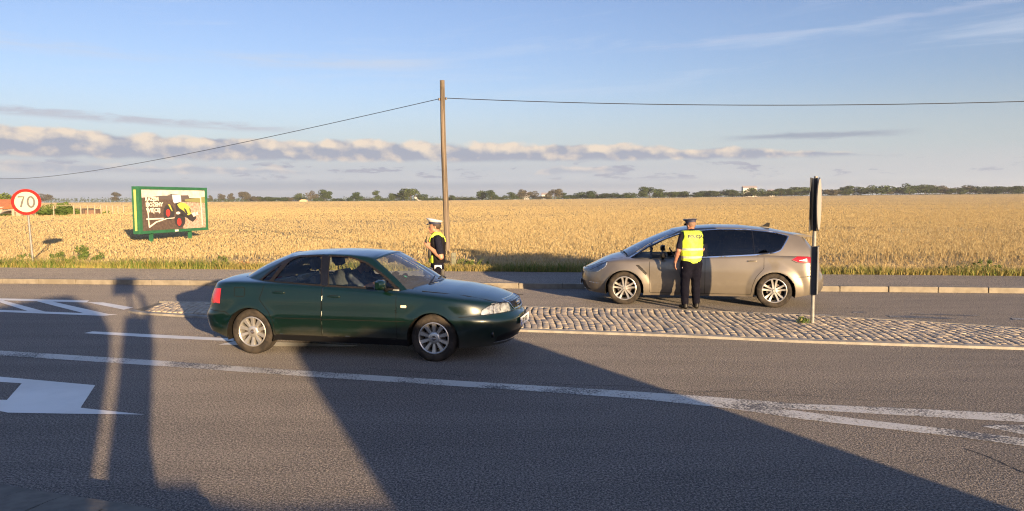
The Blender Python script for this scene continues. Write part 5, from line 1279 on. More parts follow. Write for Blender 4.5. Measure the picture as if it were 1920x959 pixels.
def cap(parent, T, q, lid, bandm, white=False, tiltf=.0):
    """peaked service cap: band, flared crown, visor"""
    root_ = None; n = 40
    def ring(rx, ry, z, cy=0., tl=0.): return [T(rx*math.cos(2*PI*i/n), cy+ry*math.sin(2*PI*i/n), z+tl*math.sin(2*PI*i/n)) for i in range(n)]
    rows = [ring(.088, .104, .058, -.006), ring(.091, .108, .094, -.006, .004)]
    vs = [v for r in rows for v in r]; fs = [(i, (i+1) % n, n+(i+1) % n, n+i) for i in range(n)]
    mb = MB(); mb.add(vs, fs); b = mb.build('cap', bandm, parent, smooth=True)
    rows = [ring(.091, .108, .094, -.006, .004), ring(.122, .138, .122, .0, .014), ring(.126, .142, .130, .0, .016), ring(.116, .130, .138, .0, .02), ring(.06, .07, .142, 0, .012), ring(.002, .002, .143)]
    vs = [v for r in rows for v in r]; fs = [(j*n+i, j*n+(i+1) % n, (j+1)*n+(i+1) % n, (j+1)*n+i) for j in range(len(rows)-1) for i in range(n)]
    mi = [0]*len(fs); mb = MB(); mb.add(vs, fs)
    if not white:
        for k in range(2*n, 3*n): mb.mi[k] = 1 if not white else 0
    mb.build('cap_crown', lid, b, smooth=True)
    m = 16; vs = []
    for j, (r, dz) in enumerate(((1., 0), (1.3, -.012), (1.52, -.032))):
        for i in range(m+1):
            a = PI*(.14+.72*i/m); e = (r-1)*math.sin((i/m)*PI)**.6+1; vs.append(T(.088*math.cos(a)*(1+(e-1)*.7), -.006+.104*math.sin(a)*e, .066+dz*math.sin(i/m*PI)))
    fs = [(j*(m+1)+i, j*(m+1)+i+1, (j+1)*(m+1)+i+1, (j+1)*(m+1)+i) for j in range(2) for i in range(m)]
    o = mesh_obj('cap_visor', vs, fs, M_visor, b, True); so_ = o.modifiers.new('t', 'SOLIDIFY'); so_.thickness = .003
    return b
def eyes(parent, T):
    for s in (-1, 1):
        mb = MB(); c = Vector(T(s*.031, .0765, .004)); mb.lathe([(0, .006), (.007, .004), (.0095, -.002)], 'Z', 10, (0, 0, 0)); d = (Vector(T(s*.031, 1, .004))-c).normalized(); qq = d.to_track_quat('Z', 'Y'); mb.v = [tuple(c+qq @ Vector(v)) for v in mb.v]; mb.build('eye', M_boot, parent, smooth=True)
def vest_mat():
    m, t, b = nmat('hi_vis_vest'); o = objc(t); z = t.xyz(o)[2]; n = t.noise(o, 14, 4)
    st = t.m('ADD', t.m('MULTIPLY', t.ss(z, 1.127, 1.13), t.ss(z, 1.168, 1.171, 1., 0.)), t.m('MULTIPLY', t.ss(z, .975, .978), t.ss(z, 1.018, 1.021, 1., 0.)))
    c = t.mix(st, t.mix(n, (.44, .62, .03), (.54, .70, .05)), (.34, .36, .30)); t.put(b.inputs['Base Color'], c); b.inputs['Roughness'].default_value = .6; bump(t, b, t.noise(o, 9, 3), .03, .8); return m
M_vest = vest_mat(); M_vest2 = mat('hi_vis_patch', (.50, .64, .03), .6)

# --- officer beside the grey car, seen from behind
def officer_back():
    x, y, _ = at(1294, 579)
    e = empty('person', (x, y-.05, 0), R(10)); tag(e, 'police officer in yellow vest and dark trousers standing at the window of the grey car', 'person')
    lean = .05
    tor = [(1, (0, -.005, .93), (0, .0, 1.10), .125, .125, (1.28, .88, 1), .05), (1, (0, .0, 1.10), (0, .01, 1.32), .130, .152, (1.34, .88, 1), .05), (1, (-.11, .005, 1.40), (.11, .005, 1.40), .088, .088, (1, 1, .95), .06), (1, (0, .0, 1.44), (0, .01, 1.49), .075, .058, (1, 1, 1), .04)]
    H, T, q = head((0, .045, 1.585), R(18), R(-12), 0)
    P = [(2, (-.06, .0, .88), (.06, .0, .88), .118, .118, (1.1, .95, 1), .05)]+tor
    P += leg_prims(2, 3, (-.09, 0, .86), (-.115, .02, .48), (-.125, -.01, .10), (-.15, 1, 0), 1.2)+leg_prims(2, 3, (.09, 0, .86), (.10, .015, .48), (.105, .0, .10), (.2, 1, 0), 1.2)
    P += [(0, (0, .02, 1.47), (0, .035, 1.55), .056, .054, (1, 1, 1), .02)]+H
    P += limb(1, 0, (-.185, .01, 1.41), (-.265, -.01, 1.13), (-.285, .10, .90), (.064, .056, .044, .029), .78)+hand((-.285, .10, .90), (-.02, .12, -1), (-1, 0, 0), 0, .35, -1)
    P += limb(1, 0, (.185, .01, 1.41), (.235, .04, 1.14), (.13, .27, 1.16), (.064, .056, .044, .029), .78)+hand((.13, .27, 1.16), (-.8, .6, .1), (0, .3, 1), 0, .45, 1)
    b = body_mesh('body', P, [M_skin2, M_navy, M_trous, M_boot], e)
    shell('hair', H[:2], M_stub, b, .003, lambda X, Y, Z: np.minimum(np.minimum(1.66-Z, Z-1.578), -(Y-.03)), .006)
    sh = tor+[(1, (-.15, .01, 1.43), (.15, .01, 1.43), .06, .06, (1, 1, 1), .03)]
    v = shell('safety_vest', sh, M_vest, b, .024, lambda X, Y, Z: np.minimum.reduce([Z-.885-.004*np.sin(X*25), 1.50-Z, np.hypot(X, Y-.03)*1.-(.072+.25*np.clip(1.43-Z, 0, .3)*0)+np.clip(1.46-Z, 0, 1)*3, .22-np.abs(X)-.35*np.clip(Z-1.28, 0, .1)+.0*Z]), .008, .0035)
    text_mesh('POLICJA', .080, M_ink, v, 'vest_lettering', frame_mtx((.02, -.207, 1.39), (1, 0, 0), (0, .03, 1)), .004, .0015)
    vv = np.empty(len(v.data.vertices)*3); v.data.vertices.foreach_get('co', vv); vv = vv.reshape(-1, 3); vv = vv[vv[:, 1] < 0]
    tm = [o_ for o_ in bpy.data.objects if o_.name.startswith('vest_lettering')][0].data; tv = np.empty(len(tm.vertices)*3); tm.vertices.foreach_get('co', tv); tv = tv.reshape(-1, 3)
    for i_ in range(len(tv)):
        d_ = np.hypot(vv[:, 0]-tv[i_, 0], vv[:, 2]-tv[i_, 2]); tv[i_, 1] = vv[d_ < .02, 1].min()-.004 if (d_ < .02).any() else tv[i_, 1]
    tm.vertices.foreach_set('co', tv.ravel()); tm.update()
    cap(b, T, q, [M_capn, M_capw], M_capn)
    mb = MB(); mb.box((-.195, -.02, .80), (.012, .05, .02)); mb.build('pocket_tab', M_capw, b)
    mb = MB(); n = 36; rows = []
    for z_, g in ((.872, .0), (.905, .0)): rows += [(.158*math.cos(2*PI*i/n), -.0+.125*math.sin(2*PI*i/n), z_) for i in range(n)]
    mb.add(rows, [(i, (i+1) % n, n+(i+1) % n, n+i) for i in range(n)]); mb.build('belt', M_boot, b, smooth=True)
    mb = MB(); mb.box((.172, .0, .80), (.04, .09, .17), bev=.012); mb.build('holster', M_boot, b, smooth=True)
officer_back()

# --- officer behind the green car, in profile with a hand at the radio
def officer_side():
    D = 12.75; d = ray(820, 500); x = d.x/d.y*D
    e = empty('person', (x, D, IZ), R(100)); tag(e, 'police officer in white peaked cap holding a radio to the chest behind the green car', 'person')
    tor = [(1, (0, 0, .95), (0, .0, 1.12), .12, .122, (1.22, .9, 1), .05), (1, (0, .0, 1.12), (0, .0, 1.32), .122, .145, (1.25, .88, 1), .05), (1, (-.11, 0, 1.40), (.11, 0, 1.40), .085, .085, (1, 1, .95), .06), (1, (0, .0, 1.44), (0, .012, 1.49), .07, .056, (1, 1, 1), .04)]
    H, T, q = head((0, .04, 1.60), R(-6), R(2), 0)
    P = [(2, (-.06, 0, .89), (.06, 0, .89), .112, .112, (1.1, .95, 1), .05)]+tor+leg_prims(2, 3, (-.09, 0, .87), (-.10, .01, .49), (-.11, -.01, .10), (-.2, 1, 0))+leg_prims(2, 3, (.09, 0, .87), (.10, .03, .49), (.11, .02, .10), (.2, 1, 0))
    P += [(0, (0, .015, 1.47), (0, .03, 1.56), .054, .052, (1, 1, 1), .02)]+H
    # facing away to the left of the picture: his left side is towards the camera
    P += limb(1, 0, (-.185, .0, 1.40), (-.25, -.045, 1.11), (-.14, .15, 1.28), (.062, .054, .043, .028), .72)+hand((-.145, .15, 1.27), (.25, .45, .85), (-1, .25, .2), 0, .62, -1, True)
    P += limb(1, 0, (.185, .0, 1.40), (.245, -.02, 1.12), (.26, .04, .87), (.062, .054, .043, .028), .72)+hand((.26, .04, .87), (-.05, .12, -1), (1, 0, 0), 0, .4, 1)
    b = body_mesh('body', P, [M_skin, M_navy, M_trous, M_boot], e); eyes(b, T)
    shell('hair', H[:2], M_hair, b, .006, lambda X, Y, Z: np.minimum.reduce([1.672-Z, Z-1.575-np.clip(Y-.0, 0, 1)*.8, -(Y-.075)]), .006)
    cap(b, T, q, [M_capw, M_capn], M_capn, True)
    blackv = shell('duty_vest', tor, mat('black_vest_cloth', (.010, .009, .011), .8, Specular_IOR_Level=.1), b, .022, lambda X, Y, Z: np.minimum.reduce([Z-1.0, 1.44-Z, .185-np.abs(X)]), .008, .003)
    sh = tor+[(1, (-.13, .0, 1.43), (.13, .0, 1.43), .062, .062, (1, 1, 1), .03)]
    shell('hi_vis_harness', sh, M_vest2, b, .032, lambda X, Y, Z: np.maximum(np.minimum.reduce([.024-np.abs(X+.105), Z-1.36, 1.53-Z]), np.minimum.reduce([Y-.08, Z-1.0, 1.13-Z, .09-np.abs(X+.07)])), .007)
    mb = MB(); q_ = Matrix.Rotation(R(-20), 3, 'X'); mb.box((-.115, .185, 1.36), (.045, .035, .10), q_, bev=.008); mb.tube((-.115, .19, 1.40), (-.115, .175, 1.47), .007, n=8); mb.build('radio', M_boot, b, smooth=True)
    mb = MB(); mb.box((-.135, .135, 1.16), (.05, .05, .16), bev=.01); mb.build('pouch', M_boot, b, smooth=True)
    mb = MB(); mb.box((-.172, -.0, .935), (.02, .12, .07), bev=.004); mb.build('belt_label', M_capw, b)
    mb = MB(); n = 36; rows = []
    for z_ in (.885, .925): rows += [(.15*math.cos(2*PI*i/n), .118*math.sin(2*PI*i/n), z_) for i in range(n)]
    mb.add(rows, [(i, (i+1) % n, n+(i+1) % n, n+i) for i in range(n)]); mb.build('belt', M_boot, b, smooth=True)
    mb = MB(); mb.box((-.16, -.07, .80), (.05, .07, .2), bev=.012); mb.build('holster', M_boot, b, smooth=True)
    mb = MB(); mb.box((-.243, -.02, 1.245), (.005, .055, .014)); mb.build('sleeve_patch', M_capw, b)
officer_side()

# --- driver of the green car, seated in the left seat, hand on the wheel
def driver():
    e = empty('person', (0, 0, 0), 0); tag(e, 'bald driver sitting in the dark green car with a hand on the wheel', 'person')
    M = Matrix.Translation((pos_g[0], pos_g[1], 0)) @ Matrix.Rotation(rz_g, 4, 'Z') @ Matrix.Translation((1.98, .36, 0)) @ Matrix.Rotation(-PI/2, 4, 'Z')
    e.location = M.translation; e.rotation_euler = M.to_euler()
    tor = [(1, (0, .0, .62), (0, -.06, .85), .125, .135, (1.2, .95, 1), .05), (1, (-.11, -.09, 1.0), (.11, -.09, 1.0), .085, .085, (1, 1, 1), .06)]
    H, T, q = head((0, .07, 1.165), R(14), R(-22), 0)
    P = [(2, (-.08, .0, .60), (.08, .0, .60), .11, .11, (1.1, 1, .9), .05)]+tor+[(0, (0, -.05, 1.05), (0, .04, 1.13), .055, .054, (1, 1, 1), .02)]+H
    for s in (-1, 1): P += [(2, (s*.1, .02, .60), (s*.13, .42, .63), .09, .07, (1, 1, 1), .03), (2, (s*.13, .42, .63), (s*.13, .62, .34), .066, .05, (1, 1, 1), .02), (3, (s*.13, .62, .32), (s*.13, .76, .33), .045, .035, (1, 1, 1), .01)]
    P += limb(1, 0, (-.19, -.06, 1.0), (-.27, .16, .82), (-.12, .46, .98), (.062, .054, .043, .028), .9)+hand((-.12, .46, .98), (.35, .6, .5), (-.4, .2, .9), 0, .7, -1, True)
    P += limb(1, 0, (.19, -.06, 1.0), (.25, .14, .82), (.15, .47, .96), (.062, .054, .043, .028), .9)+hand((.15, .47, .96), (-.2, .7, .4), (.4, .2, .9), 0, .7, 1, True)
    b = body_mesh('body', P, [M_skin, M_shirtg, M_trous, M_boot], e, .009); eyes(b, T)
driver()

# ------------------------------------------------------------------ wooden pole and wires
def pole_mat():
    m, t, b = nmat('weathered_pole_wood'); o = objc(t); x, y, z = t.xyz(o)
    g = t.noise(t.comb(t.m('MULTIPLY', x, 22.), t.m('MULTIPLY', y, 22.), t.m('MULTIPLY', z, .7)), 1.2, 6, .65); n = t.noise(o, 1.4, 4)
    c = t.mix(t.ss(g, .35, .62), (.05, .038, .027), (.165, .128, .092)); c = t.mix(t.m('MULTIPLY', t.ss(n, .5, .7), .4), c, (.18, .15, .11))
    t.put(b.inputs['Base Color'], c); b.inputs['Roughness'].default_value = .85; bump(t, b, g, .02); return m
PX, PY = -2.03, 23.35
e = empty('utility_pole', (PX, PY, 0)); tag(e, 'tall weathered wooden pole carrying one wire on each side at the field edge', 'utility pole')
mb = MB(); P_ = []; Rr = []
for k in range(15):
    t = k/14; P_.append((-.10*t+.012*math.sin(t*7), 0, 5.78*t)); Rr.append(.098-.026*t)
mb.path(P_, Rr, 14); mb.build('shaft', pole_mat(), e, smooth=True)
mb = MB(); mb.tube((-.10, 0, 5.20), (-.19, .0, 5.22), .012, n=6); mb.lathe([(.0, 0), (.03, 0), (.034, .03), (.026, .05), (.03, .07), (0, .08)], 'Z', 12, (-.19, 0, 5.17)); mb.build('insulator', M_steel, e, smooth=True)
mb = MB(); mb.tube((-.08, 0, 5.22), (.02, .0, 5.24), .012, n=6); mb.lathe([(.0, 0), (.03, 0), (.034, .03), (.026, .05), (.03, .07), (0, .08)], 'Z', 12, (.02, 0, 5.19)); mb.build('insulator', M_steel, e, smooth=True)
M_wire = mat('wire_black', (.02, .022, .026), .6)
mb = MB(); pts = []
for k in range(40):
    t = 1.25*(k/39)**1.6; pts.append((PX-.19-82.8*t, PY+96.7*t, 5.22-3.35*t+4.26*t*t))
mb.path(pts, [.011+.00022*max(0, p[1]-25) for p in pts], 5); tag(mb.build('overhead_wire', M_wire), 'thin dark wire sagging away from the pole to the left horizon', 'wire')
mb = MB(); pts = []
for k in range(40):
    d_ = 34*k/39; pts.append((PX+.02+d_, PY-.14*d_, 5.24-.0676*d_+.002336*d_*d_))
mb.path(pts, .012, 5)
pts2 = [(p[0], p[1]+.0, p[2]+.022*math.sin(i*1.9)) for i, p in enumerate(pts)]
tag(mb.build('overhead_wire', M_wire), 'nearly level dark wire running from the pole to the right edge', 'wire')
x, y = G2(850, 505); e = empty('marker_post', (x, y+.15, .08)); tag(e, 'short mossy concrete marker post beside the wooden pole', 'marker post')
mb = MB(); mb.box((0, 0, .24), (.13, .12, .50), bev=.02); mb.build('block', dirty('mossy_concrete', (.10, .11, .07), (.16, .16, .12), 12., .9, bd=.01), e); mb = MB(); mb.box((0, -.063, .36), (.05, .008, .05), bev=.002); mb.build('recess_plate', M_steel, e)
# ------------------------------------------------------------------ speed sign
M_galv = dirty('galvanised_steel', (.22, .215, .205), (.16, .16, .155), 10., .6, .3); M_signw = mat('sign_sheet_cream', (.42, .40, .30), .7, Specular_IOR_Level=.2); M_signr = mat('sign_sheet_red', (.26, .006, .005), .7, Specular_IOR_Level=.2)
x, y = G2(57, 496); e = empty('speed_limit_sign', (x, y, .08), R(24)); tag(e, 'round red rimmed speed limit sign reading 70 on a thin grey post', 'road sign')
mb = MB(); mb.path([(.08, 0, 0), (.02, 0, 1.4), (-.02, 0, 2.45)], .032, 10); mb.build('post', M_galv, e, smooth=True)
def disc(name, r0, r1, y0, m, par, cz, th=.004):
    mb = MB(); n = 56
    prof = [(r0, y0), (r1, y0), (r1, y0+th), (r0, y0+th)] if r0 > 0 else [(0, y0), (r1, y0), (r1, y0+th), (0, y0+th)]
    mb.lathe(prof, 'Y', n, (-.015, 0, cz)); o = mb.build(name, m, par, smooth=True); return o
cz = 2.03; dsc = disc('sign_face', 0, .335, -.052, M_signw, e, cz); disc('rim', .325, .415, -.056, M_signr, e, cz, .012); disc('sign_back', 0, .41, -.043, M_galv, e, cz)
def stroke(pts, w, yy, x0, z0, sc):
    mb = MB(); n = len(pts); vs = []
    for i in range(n):
        a = Vector(pts[max(0, i-1)]); b = Vector(pts[min(n-1, i+1)]); d = (b-a).normalized(); nn = Vector((-d.y, d.x)); p = Vector(pts[i])
        for s in (-1, 1): q_ = p+nn*w*s; vs.append((x0+q_.x*sc, yy, z0+q_.y*sc))
    mb.add(vs, [(2*i, 2*i+1, 2*i+3, 2*i+2) for i in range(n-1)]); return mb
stroke([(0, 1), (.5, 1), (.36, .55), (.22, 0)], .085, -.0565, -.24, cz-.165, .33).build('numeral_seven', M_ink, dsc, fix=False)
stroke([(.30+.27*math.cos(t), .5+.5*math.sin(t)) for t in np.linspace(0, 2*PI, 41)], .085, -.0565, .015, cz-.165, .33).build('numeral_zero', M_ink, dsc, fix=False)
# ------------------------------------------------------------------ keep-side sign on the island, seen edge on
x, y, _ = at(1523, 607, IZ); e = empty('island_sign', (x, y, IZ), R(-27.0)); tag(e, 'edge on round sign above a tall narrow panel on the cobbled island', 'road sign')
# local -Y is the front of the panels turned so that the camera sees the edge
M_sback = mat('sign_back_grey', (.035, .037, .042), .5); M_blue = mat('sign_blue', (.30, .28, .26), .45)
e.rotation_euler = (0, 0, R(90-26.5))
mb = MB(); mb.path([(0, 0, 0), (0, 0, 1.2), (0, 0, 2.42)], .031, 14); mb.build('post', M_galv, e, smooth=True)
def round_face(name, y0, th, r, m, par, cz): mb = MB(); mb.lathe([(0, y0), (r, y0), (r, y0+th), (0, y0+th)], 'Y', 48, (0, 0, cz)); return mb.build(name, m, par, smooth=True)
zc = 2.42-.45-.0; zc = 1.965
f = round_face('round_panel', -.062, .014, .435, M_sback, e, zc); round_face('panel_face', -.066, .003, .42, M_blue, f, zc)
mb = MB(); mb.box((0, -.0, zc+.0), (.09, .05, .86), bev=.006); mb.box((0, -.035, zc+.22), (.5, .03, .04)); mb.box((0, -.035, zc-.22), (.5, .03, .04)); mb.build('bracket', M_sback, e)
mb = MB(); mb.box((0, .055, zc), (.6, .014, .86), bev=.004); mb.build('rear_panel', M_sback, e)
mb = MB(); mb.box((0, -.060, .88), (.20, .012, .80), bev=.004); l_ = mb.build('lower_panel', M_sback, e); mb = MB(); mb.box((0, -.0675, .88), (.18, .002, .78)); mb.build('panel_face', mat('sign_grey_face', (.20, .20, .20), .45), l_)
mb = MB(); mb.box((0, .0, .88), (.075, .10, .80), bev=.006); mb.build('lower_bracket', M_sback, e)
# ------------------------------------------------------------------ billboard
M_bgreen = dirty('billboard_green_paint', (.014, .085, .04), (.02, .11, .052), 3., .6); M_bsoil = dirty('print_soil', (.06, .042, .036), (.10, .072, .058), 8., .6)
A_ = Vector((-16.95, 34.0, 0)); B_ = Vector((-15.85, 38.9, 0)); Lb = (B_-A_).length; ang = math.atan2(B_.y-A_.y, B_.x-A_.x)
e = empty('billboard', tuple(A_), ang); tag(e, 'green framed billboard with a tractor on ploughed soil standing in the field', 'billboard')
# local: x along the face, -y is the front, z up
zb, zt = .62, 2.80
mb = MB(); mb.box((Lb/2, .17, (zb+zt)/2), (Lb, .34, zt-zb), bev=.01); mb.build('cabinet', M_bgreen, e)
mb = MB()
for (c, d) in (((Lb/2, -.02, zt-.07), (Lb, .05, .14)), ((Lb/2, -.02, zb+.07), (Lb, .05, .14)), ((.08, -.02, (zb+zt)/2), (.16, .05, zt-zb-.28)), ((Lb-.08, -.02, (zb+zt)/2), (.16, .05, zt-zb-.28))): mb.box(c, d)
mb.build('frame', M_bgreen, e)
mb = MB(); mb.box((-.012, .17, (zb+zt)/2), (.02, .10, zt-zb-.3)); mb.build('side_lamp_strip', mat('strip_yellow', (.45, .42, .12), .6), e)
for xx in (Lb*.19, Lb*.755):
    mb = MB(); mb.box((xx, .17, zb/2-.05), (.13, .14, zb+.1)); mb.build('leg', M_bgreen, e)
px0, px1, pz0, pz1 = .16, Lb-.16, zb+.14, zt-.14; PWd, PH = px1-px0, pz1-pz0
pic = MB(); pic.box(((px0+px1)/2, -.004, (pz0+pz1)/2), (PWd, .004, PH)); pic = pic.build('poster', M_bsoil, e)
UV = lambda u, v: (px0+u*PWd, pz1-v*PH)       # u,v measured on the photograph's poster, v down
_ly = [-.0075]
def patch(polys, m, name):
    mb = MB()
    for p in polys: mb.add([(UV(u, v)[0], _ly[0], UV(u, v)[1]) for u, v in p], [tuple(range(len(p)))])
    _ly[0] -= .0012; return mb.build(name, m, pic)
def ell(cu, cv, ru, rv, n=24, rot=0): return [(cu+ru*math.cos(t)*math.cos(rot)-rv*math.sin(t)*math.sin(rot), cv+ru*math.cos(t)*math.sin(rot)+rv*math.sin(t)*math.cos(rot)) for t in np.linspace(0, 2*PI, n+1)[:-1]]
mc = lambda n, c: mat(n, c, .6)
patch([[(0, 0), (1, 0), (1, .20), (.75, .16), (.3, .15), (0, .2)]], dirty('print_sky', (.62, .55, .50), (.42, .36, .36), 2.5, .6), 'printed_sky')
patch([[(.26, .15), (.72, .13), (.72, .26), (.26, .24)]], mc('print_dark_hill', (.09, .075, .075)), 'printed_hill'); patch([[(.66, .24), (1, .17), (1, .34), (.66, .29)]], mc('print_meadow', (.20, .20, .08)), 'printed_meadow')
patch([[(.55, .30), (1, .34), (1, 1), (.62, 1)]], dirty('print_stubble', (.46, .34, .27), (.25, .17, .13), 9., .6), 'printed_stubble')
M_dk = mc('print_black', (.03, .028, .03)); M_yl = mc('print_lime', (.38, .40, .07)); M_rd = mc('print_red', (.40, .035, .03)); M_cr = mc('print_cream', (.62, .56, .48))
patch([ell(.40, .57, .085, .20), [(.38, .14), (.50, .14), (.52, .62), (.72, .75), (.70, .66), (.58, .40), (.60, .12), (.46, .10)], ell(.57, .78, .085, .18), [(.68, .64), (.82, .62), (.84, .74), (.78, .84), (.70, .76)]], M_dk, 'printed_tractor_chassis')
patch([ell(.385, .58, .032, .095), ell(.555, .82, .034, .10)], M_rd, 'printed_wheel')
patch([[(.455, .12), (.59, .12), (.60, .30), (.49, .34), (.47, .30)]], mc('print_cab_glass', (.55, .58, .60)), 'printed_cab')
patch([[(.53, .37), (.58, .32), (.66, .34), (.74, .45), (.755, .62), (.70, .66), (.64, .55), (.56, .46)], [(.385, .36), (.42, .37), (.455, .53), (.445, .54)]], M_yl, 'printed_bonnet')
patch([[(.635, .46), (.67, .50), (.70, .62), (.68, .63), (.645, .54)], [(.725, .46), (.745, .50), (.745, .60), (.73, .56)]], M_dk, 'printed_bonnet_vent')
patch([[(.76, .60), (.82, .58), (.83, .68), (.79, .70)], [(.83, .58), (.87, .57), (.87, .66), (.84, .65)], ell(.54, .59, .035, .035)], M_cr, 'printed_front_weight')
for _p in ([(.075, .26), (.09, .26), (.105, .90), (.09, .92)], [(.09, .90), (.20, .78), (.35, .715), (.48, .70), (.48, .72), (.36, .735), (.21, .81), (.095, .94)], [(.725, .165), (.93, .17), (.93, .205), (.725, .20)], [(.915, .19), (.93, .19), (.945, .93), (.93, .93)]): patch([_p], M_cr, 'printed_line')
patch([[(.06, .70), (.31, .70), (.31, .735), (.06, .735)]], M_cr, 'printed_small_line')
for i, (tx, v, u0) in enumerate((('RAZEM', .235, .05), ('MOŻEMY', .37, .055), ('WIĘCEJ', .51, .06))):
    a = UV(u0, v); text_mesh(tx, .255, M_cr, pic, 'printed_slogan', frame_mtx((a[0], -.036, a[1]), (1, 0, 0), (0, 0, 1)), .012, .001, 'LEFT', 1.12)
mb = MB(); mb.box((Lb*.5, -.047, zb+.07), (.26, .006, .09)); mb.build('name_plate', M_capw, e)

# ------------------------------------------------------------------ far left: house, sheds, bushes, posts
M_roof = dirty('orange_roof_tiles', (.36, .12, .04), (.42, .16, .06), 2., .8); M_wallh = dirty('rendered_wall', (.36, .30, .24), (.28, .24, .20), 1., .9)
def far_pt(px, D, z=0): d = ray(px, 400); return d.x/d.y*D, D
x, y = far_pt(-12, 108); e = empty('house', (x, y, 0), R(-4)); tag(e, 'low house with an orange tiled roof at the left edge of the field', 'house')
mb = MB(); mb.box((0, 0, .75), (7.4, 6, 1.5)); mb.build('wall', M_wallh, e)
mb = MB(); mb.prism([(-3.3, 1.2), (3.3, 1.2), (0, 2.55)], -4.1, 4.1, plane='YZ'); mb.v = [(v[0], v[1], v[2]) for v in mb.v]; rf = mb.build('roof', M_roof, e)
for wx in (-1.8, 1.2): mb = MB(); mb.box((wx, -3.02, .85), (1.0, .06, .8)); mb.build('window', M_blkg, e)
mb = MB(); mb.box((-1.5, 0, 2.5), (.6, .6, .7)); mb.build('chimney', M_wallh, rf)
def far_tree(px, D, h, w, kind, label, group=None, brown=False):
    x, y = far_pt(px, D); e = empty('bush', (x, y, -.1), random.uniform(0, 6)); tag(e, label, 'bush', group)
    c = random.choice([c for c in crowns if c[0] == kind and c[2] == (M_leafb if brown else M_leafg).name])[3] if brown else random.choice(gcrowns)
    o = bpy.data.objects.new('foliage', c); COL.objects.link(o); o.parent = e; o.scale = (w, w, h)
    t = bpy.data.objects.new('stem', TRUNK); COL.objects.link(t); t.parent = e; t.scale = (h*.6, h*.6, h*.9)
M_leafg = leaf_mat('garden_leaves', (.045, .085, .014), (.10, .15, .03), (.13, .15, .05)); gcrowns = []
for i in range(4):
    P, tn = crown_mesh(300+i, 2 if i % 2 else 0); o = quads_obj('foliage', P, M_leafg, tn); gcrowns.append(o.data); bpy.data.objects.remove(o)
for a in ((8, 125, 3.9, 5.0, 0, 'large round bush rising behind the orange roof'), (82, 100, 2.1, 3.0, 0, 'round green bush just right of the round speed sign'), (98, 97, 1.4, 4.2, 2, 'low spreading bush between the round one and the garden posts'),
          (118, 99, 2.3, 2.6, 0, 'loose green bush behind the first tall garden post'), (130, 100, 1.8, 2.6, 2, 'dark bush between the second and third garden posts'), (178, 104, 1.2, 1.8, 0, 'small bush among the right garden posts'), (196, 104, 1.1, 1.6, 2, 'lowest bush at the right end of the garden posts'),
          (3, 95, .8, 3.5, 2, 'low bush under the orange roof at the left picture edge')): far_tree(*a)
M_pw = mat('post_white', (.30, .25, .18), .7)
for i, (px, yt, yb) in enumerate([(101, 386, 411), (139, 386, 411), (152, 386, 410), (165, 386, 409), (178, 386, 408), (190, 385, 407), (201, 386, 406), (212, 386, 406), (222, 386, 405), (232, 386, 404)]):
    D = 96+i*1.2; x, y = far_pt(px, D); d = ray(px, yt); h = CAMH+d.z/d.y*D; mb = MB(); mb.box((0, 0, h/2), (.12, .12, h)); o = mb.build('garden_post', M_pw); o.location = (x, y, 0)
    tag(o, 'one of the pale upright garden posts in a row left of the billboard', 'post', 'row of pale garden posts')
_a, _b = Vector((*far_pt(101, 96), 1.62)), Vector((*far_pt(232, 106.8), 1.60)); mb = MB(); mb.tube(_a, _b, .045, n=6); tag(mb.build('rail', M_pw), 'long thin pale rail across the tops of the garden posts', 'rail')
x, y = far_pt(148, 103); e = empty('shed', (x, y, 0)); tag(e, 'low dark shed behind the garden posts', 'shed')
mb = MB(); mb.box((0, 0, .55), (2.6, 2, 1.1)); mb.build('wall', mc('shed_boards', (.10, .075, .06)), e); mb = MB(); mb.box((0, 0, 1.16), (2.9, 2.3, .1)); mb.build('roof', mc('shed_roof', (.05, .045, .045)), e)
x, y = far_pt(172, 103); e = empty('shed', (x, y, 0)); tag(e, 'small brown shed right of the low dark one', 'shed')
mb = MB(); mb.box((0, 0, .5), (1.7, 1.6, 1.0)); mb.build('wall', mc('shed_boards_brown', (.16, .10, .07)), e); mb = MB(); mb.box((0, 0, 1.05), (1.9, 1.9, .09)); mb.build('roof', mc('shed_roof_b', (.08, .06, .05)), e)
x, y = far_pt(22, 97); e = empty('polytunnel', (x, y, 0)); tag(e, 'low arched polytunnel frame in front of the orange roofed house', 'polytunnel')
mb = MB()
for k in range(5): mb.path([(-1.9*math.cos(t), k*1.1, 1.05*math.sin(t)) for t in np.linspace(0, PI, 13)], .045, 5)
for xx, zz in ((0, 1.05), (-1.5, .65), (1.5, .65)): mb.tube((xx, 0, zz), (xx, 4.4, zz), .03, n=5)
mb.build('hoops', M_galv, e); mb = MB(); mb.add([(-1.85*math.cos(t), yy, 1.03*math.sin(t)) for t in np.linspace(0, PI, 13) for yy in (.05, 4.4)], [(2*i, 2*i+1, 2*i+3, 2*i+2) for i in range(12)]); mb.build('film', mc('polytunnel_film', (.22, .21, .19)), e, fix=False)
for i, (px, w, h, lb) in enumerate(((26, .45, 1.15, 'pale stone gate post beside the polytunnel'), (36, .8, .9, 'squat pale gate pillar right of the gate post'))):
    x, y = far_pt(px, 94); e = empty('gate_pillar', (x, y, 0)); tag(e, lb, 'gate pillar'); mb = MB(); mb.box((0, 0, h/2), (w*.7, .4, h), bev=.02); mb.build('shaft', M_pw, e); mb = MB(); mb.box((0, 0, h+.06), (w, .55, .12), bev=.03); mb.build('cap', M_pw, e)
x, y = far_pt(52, 100); e = empty('shed', (x, y, 0)); tag(e, 'grey shed with a flat roof behind the post of the speed sign', 'shed')
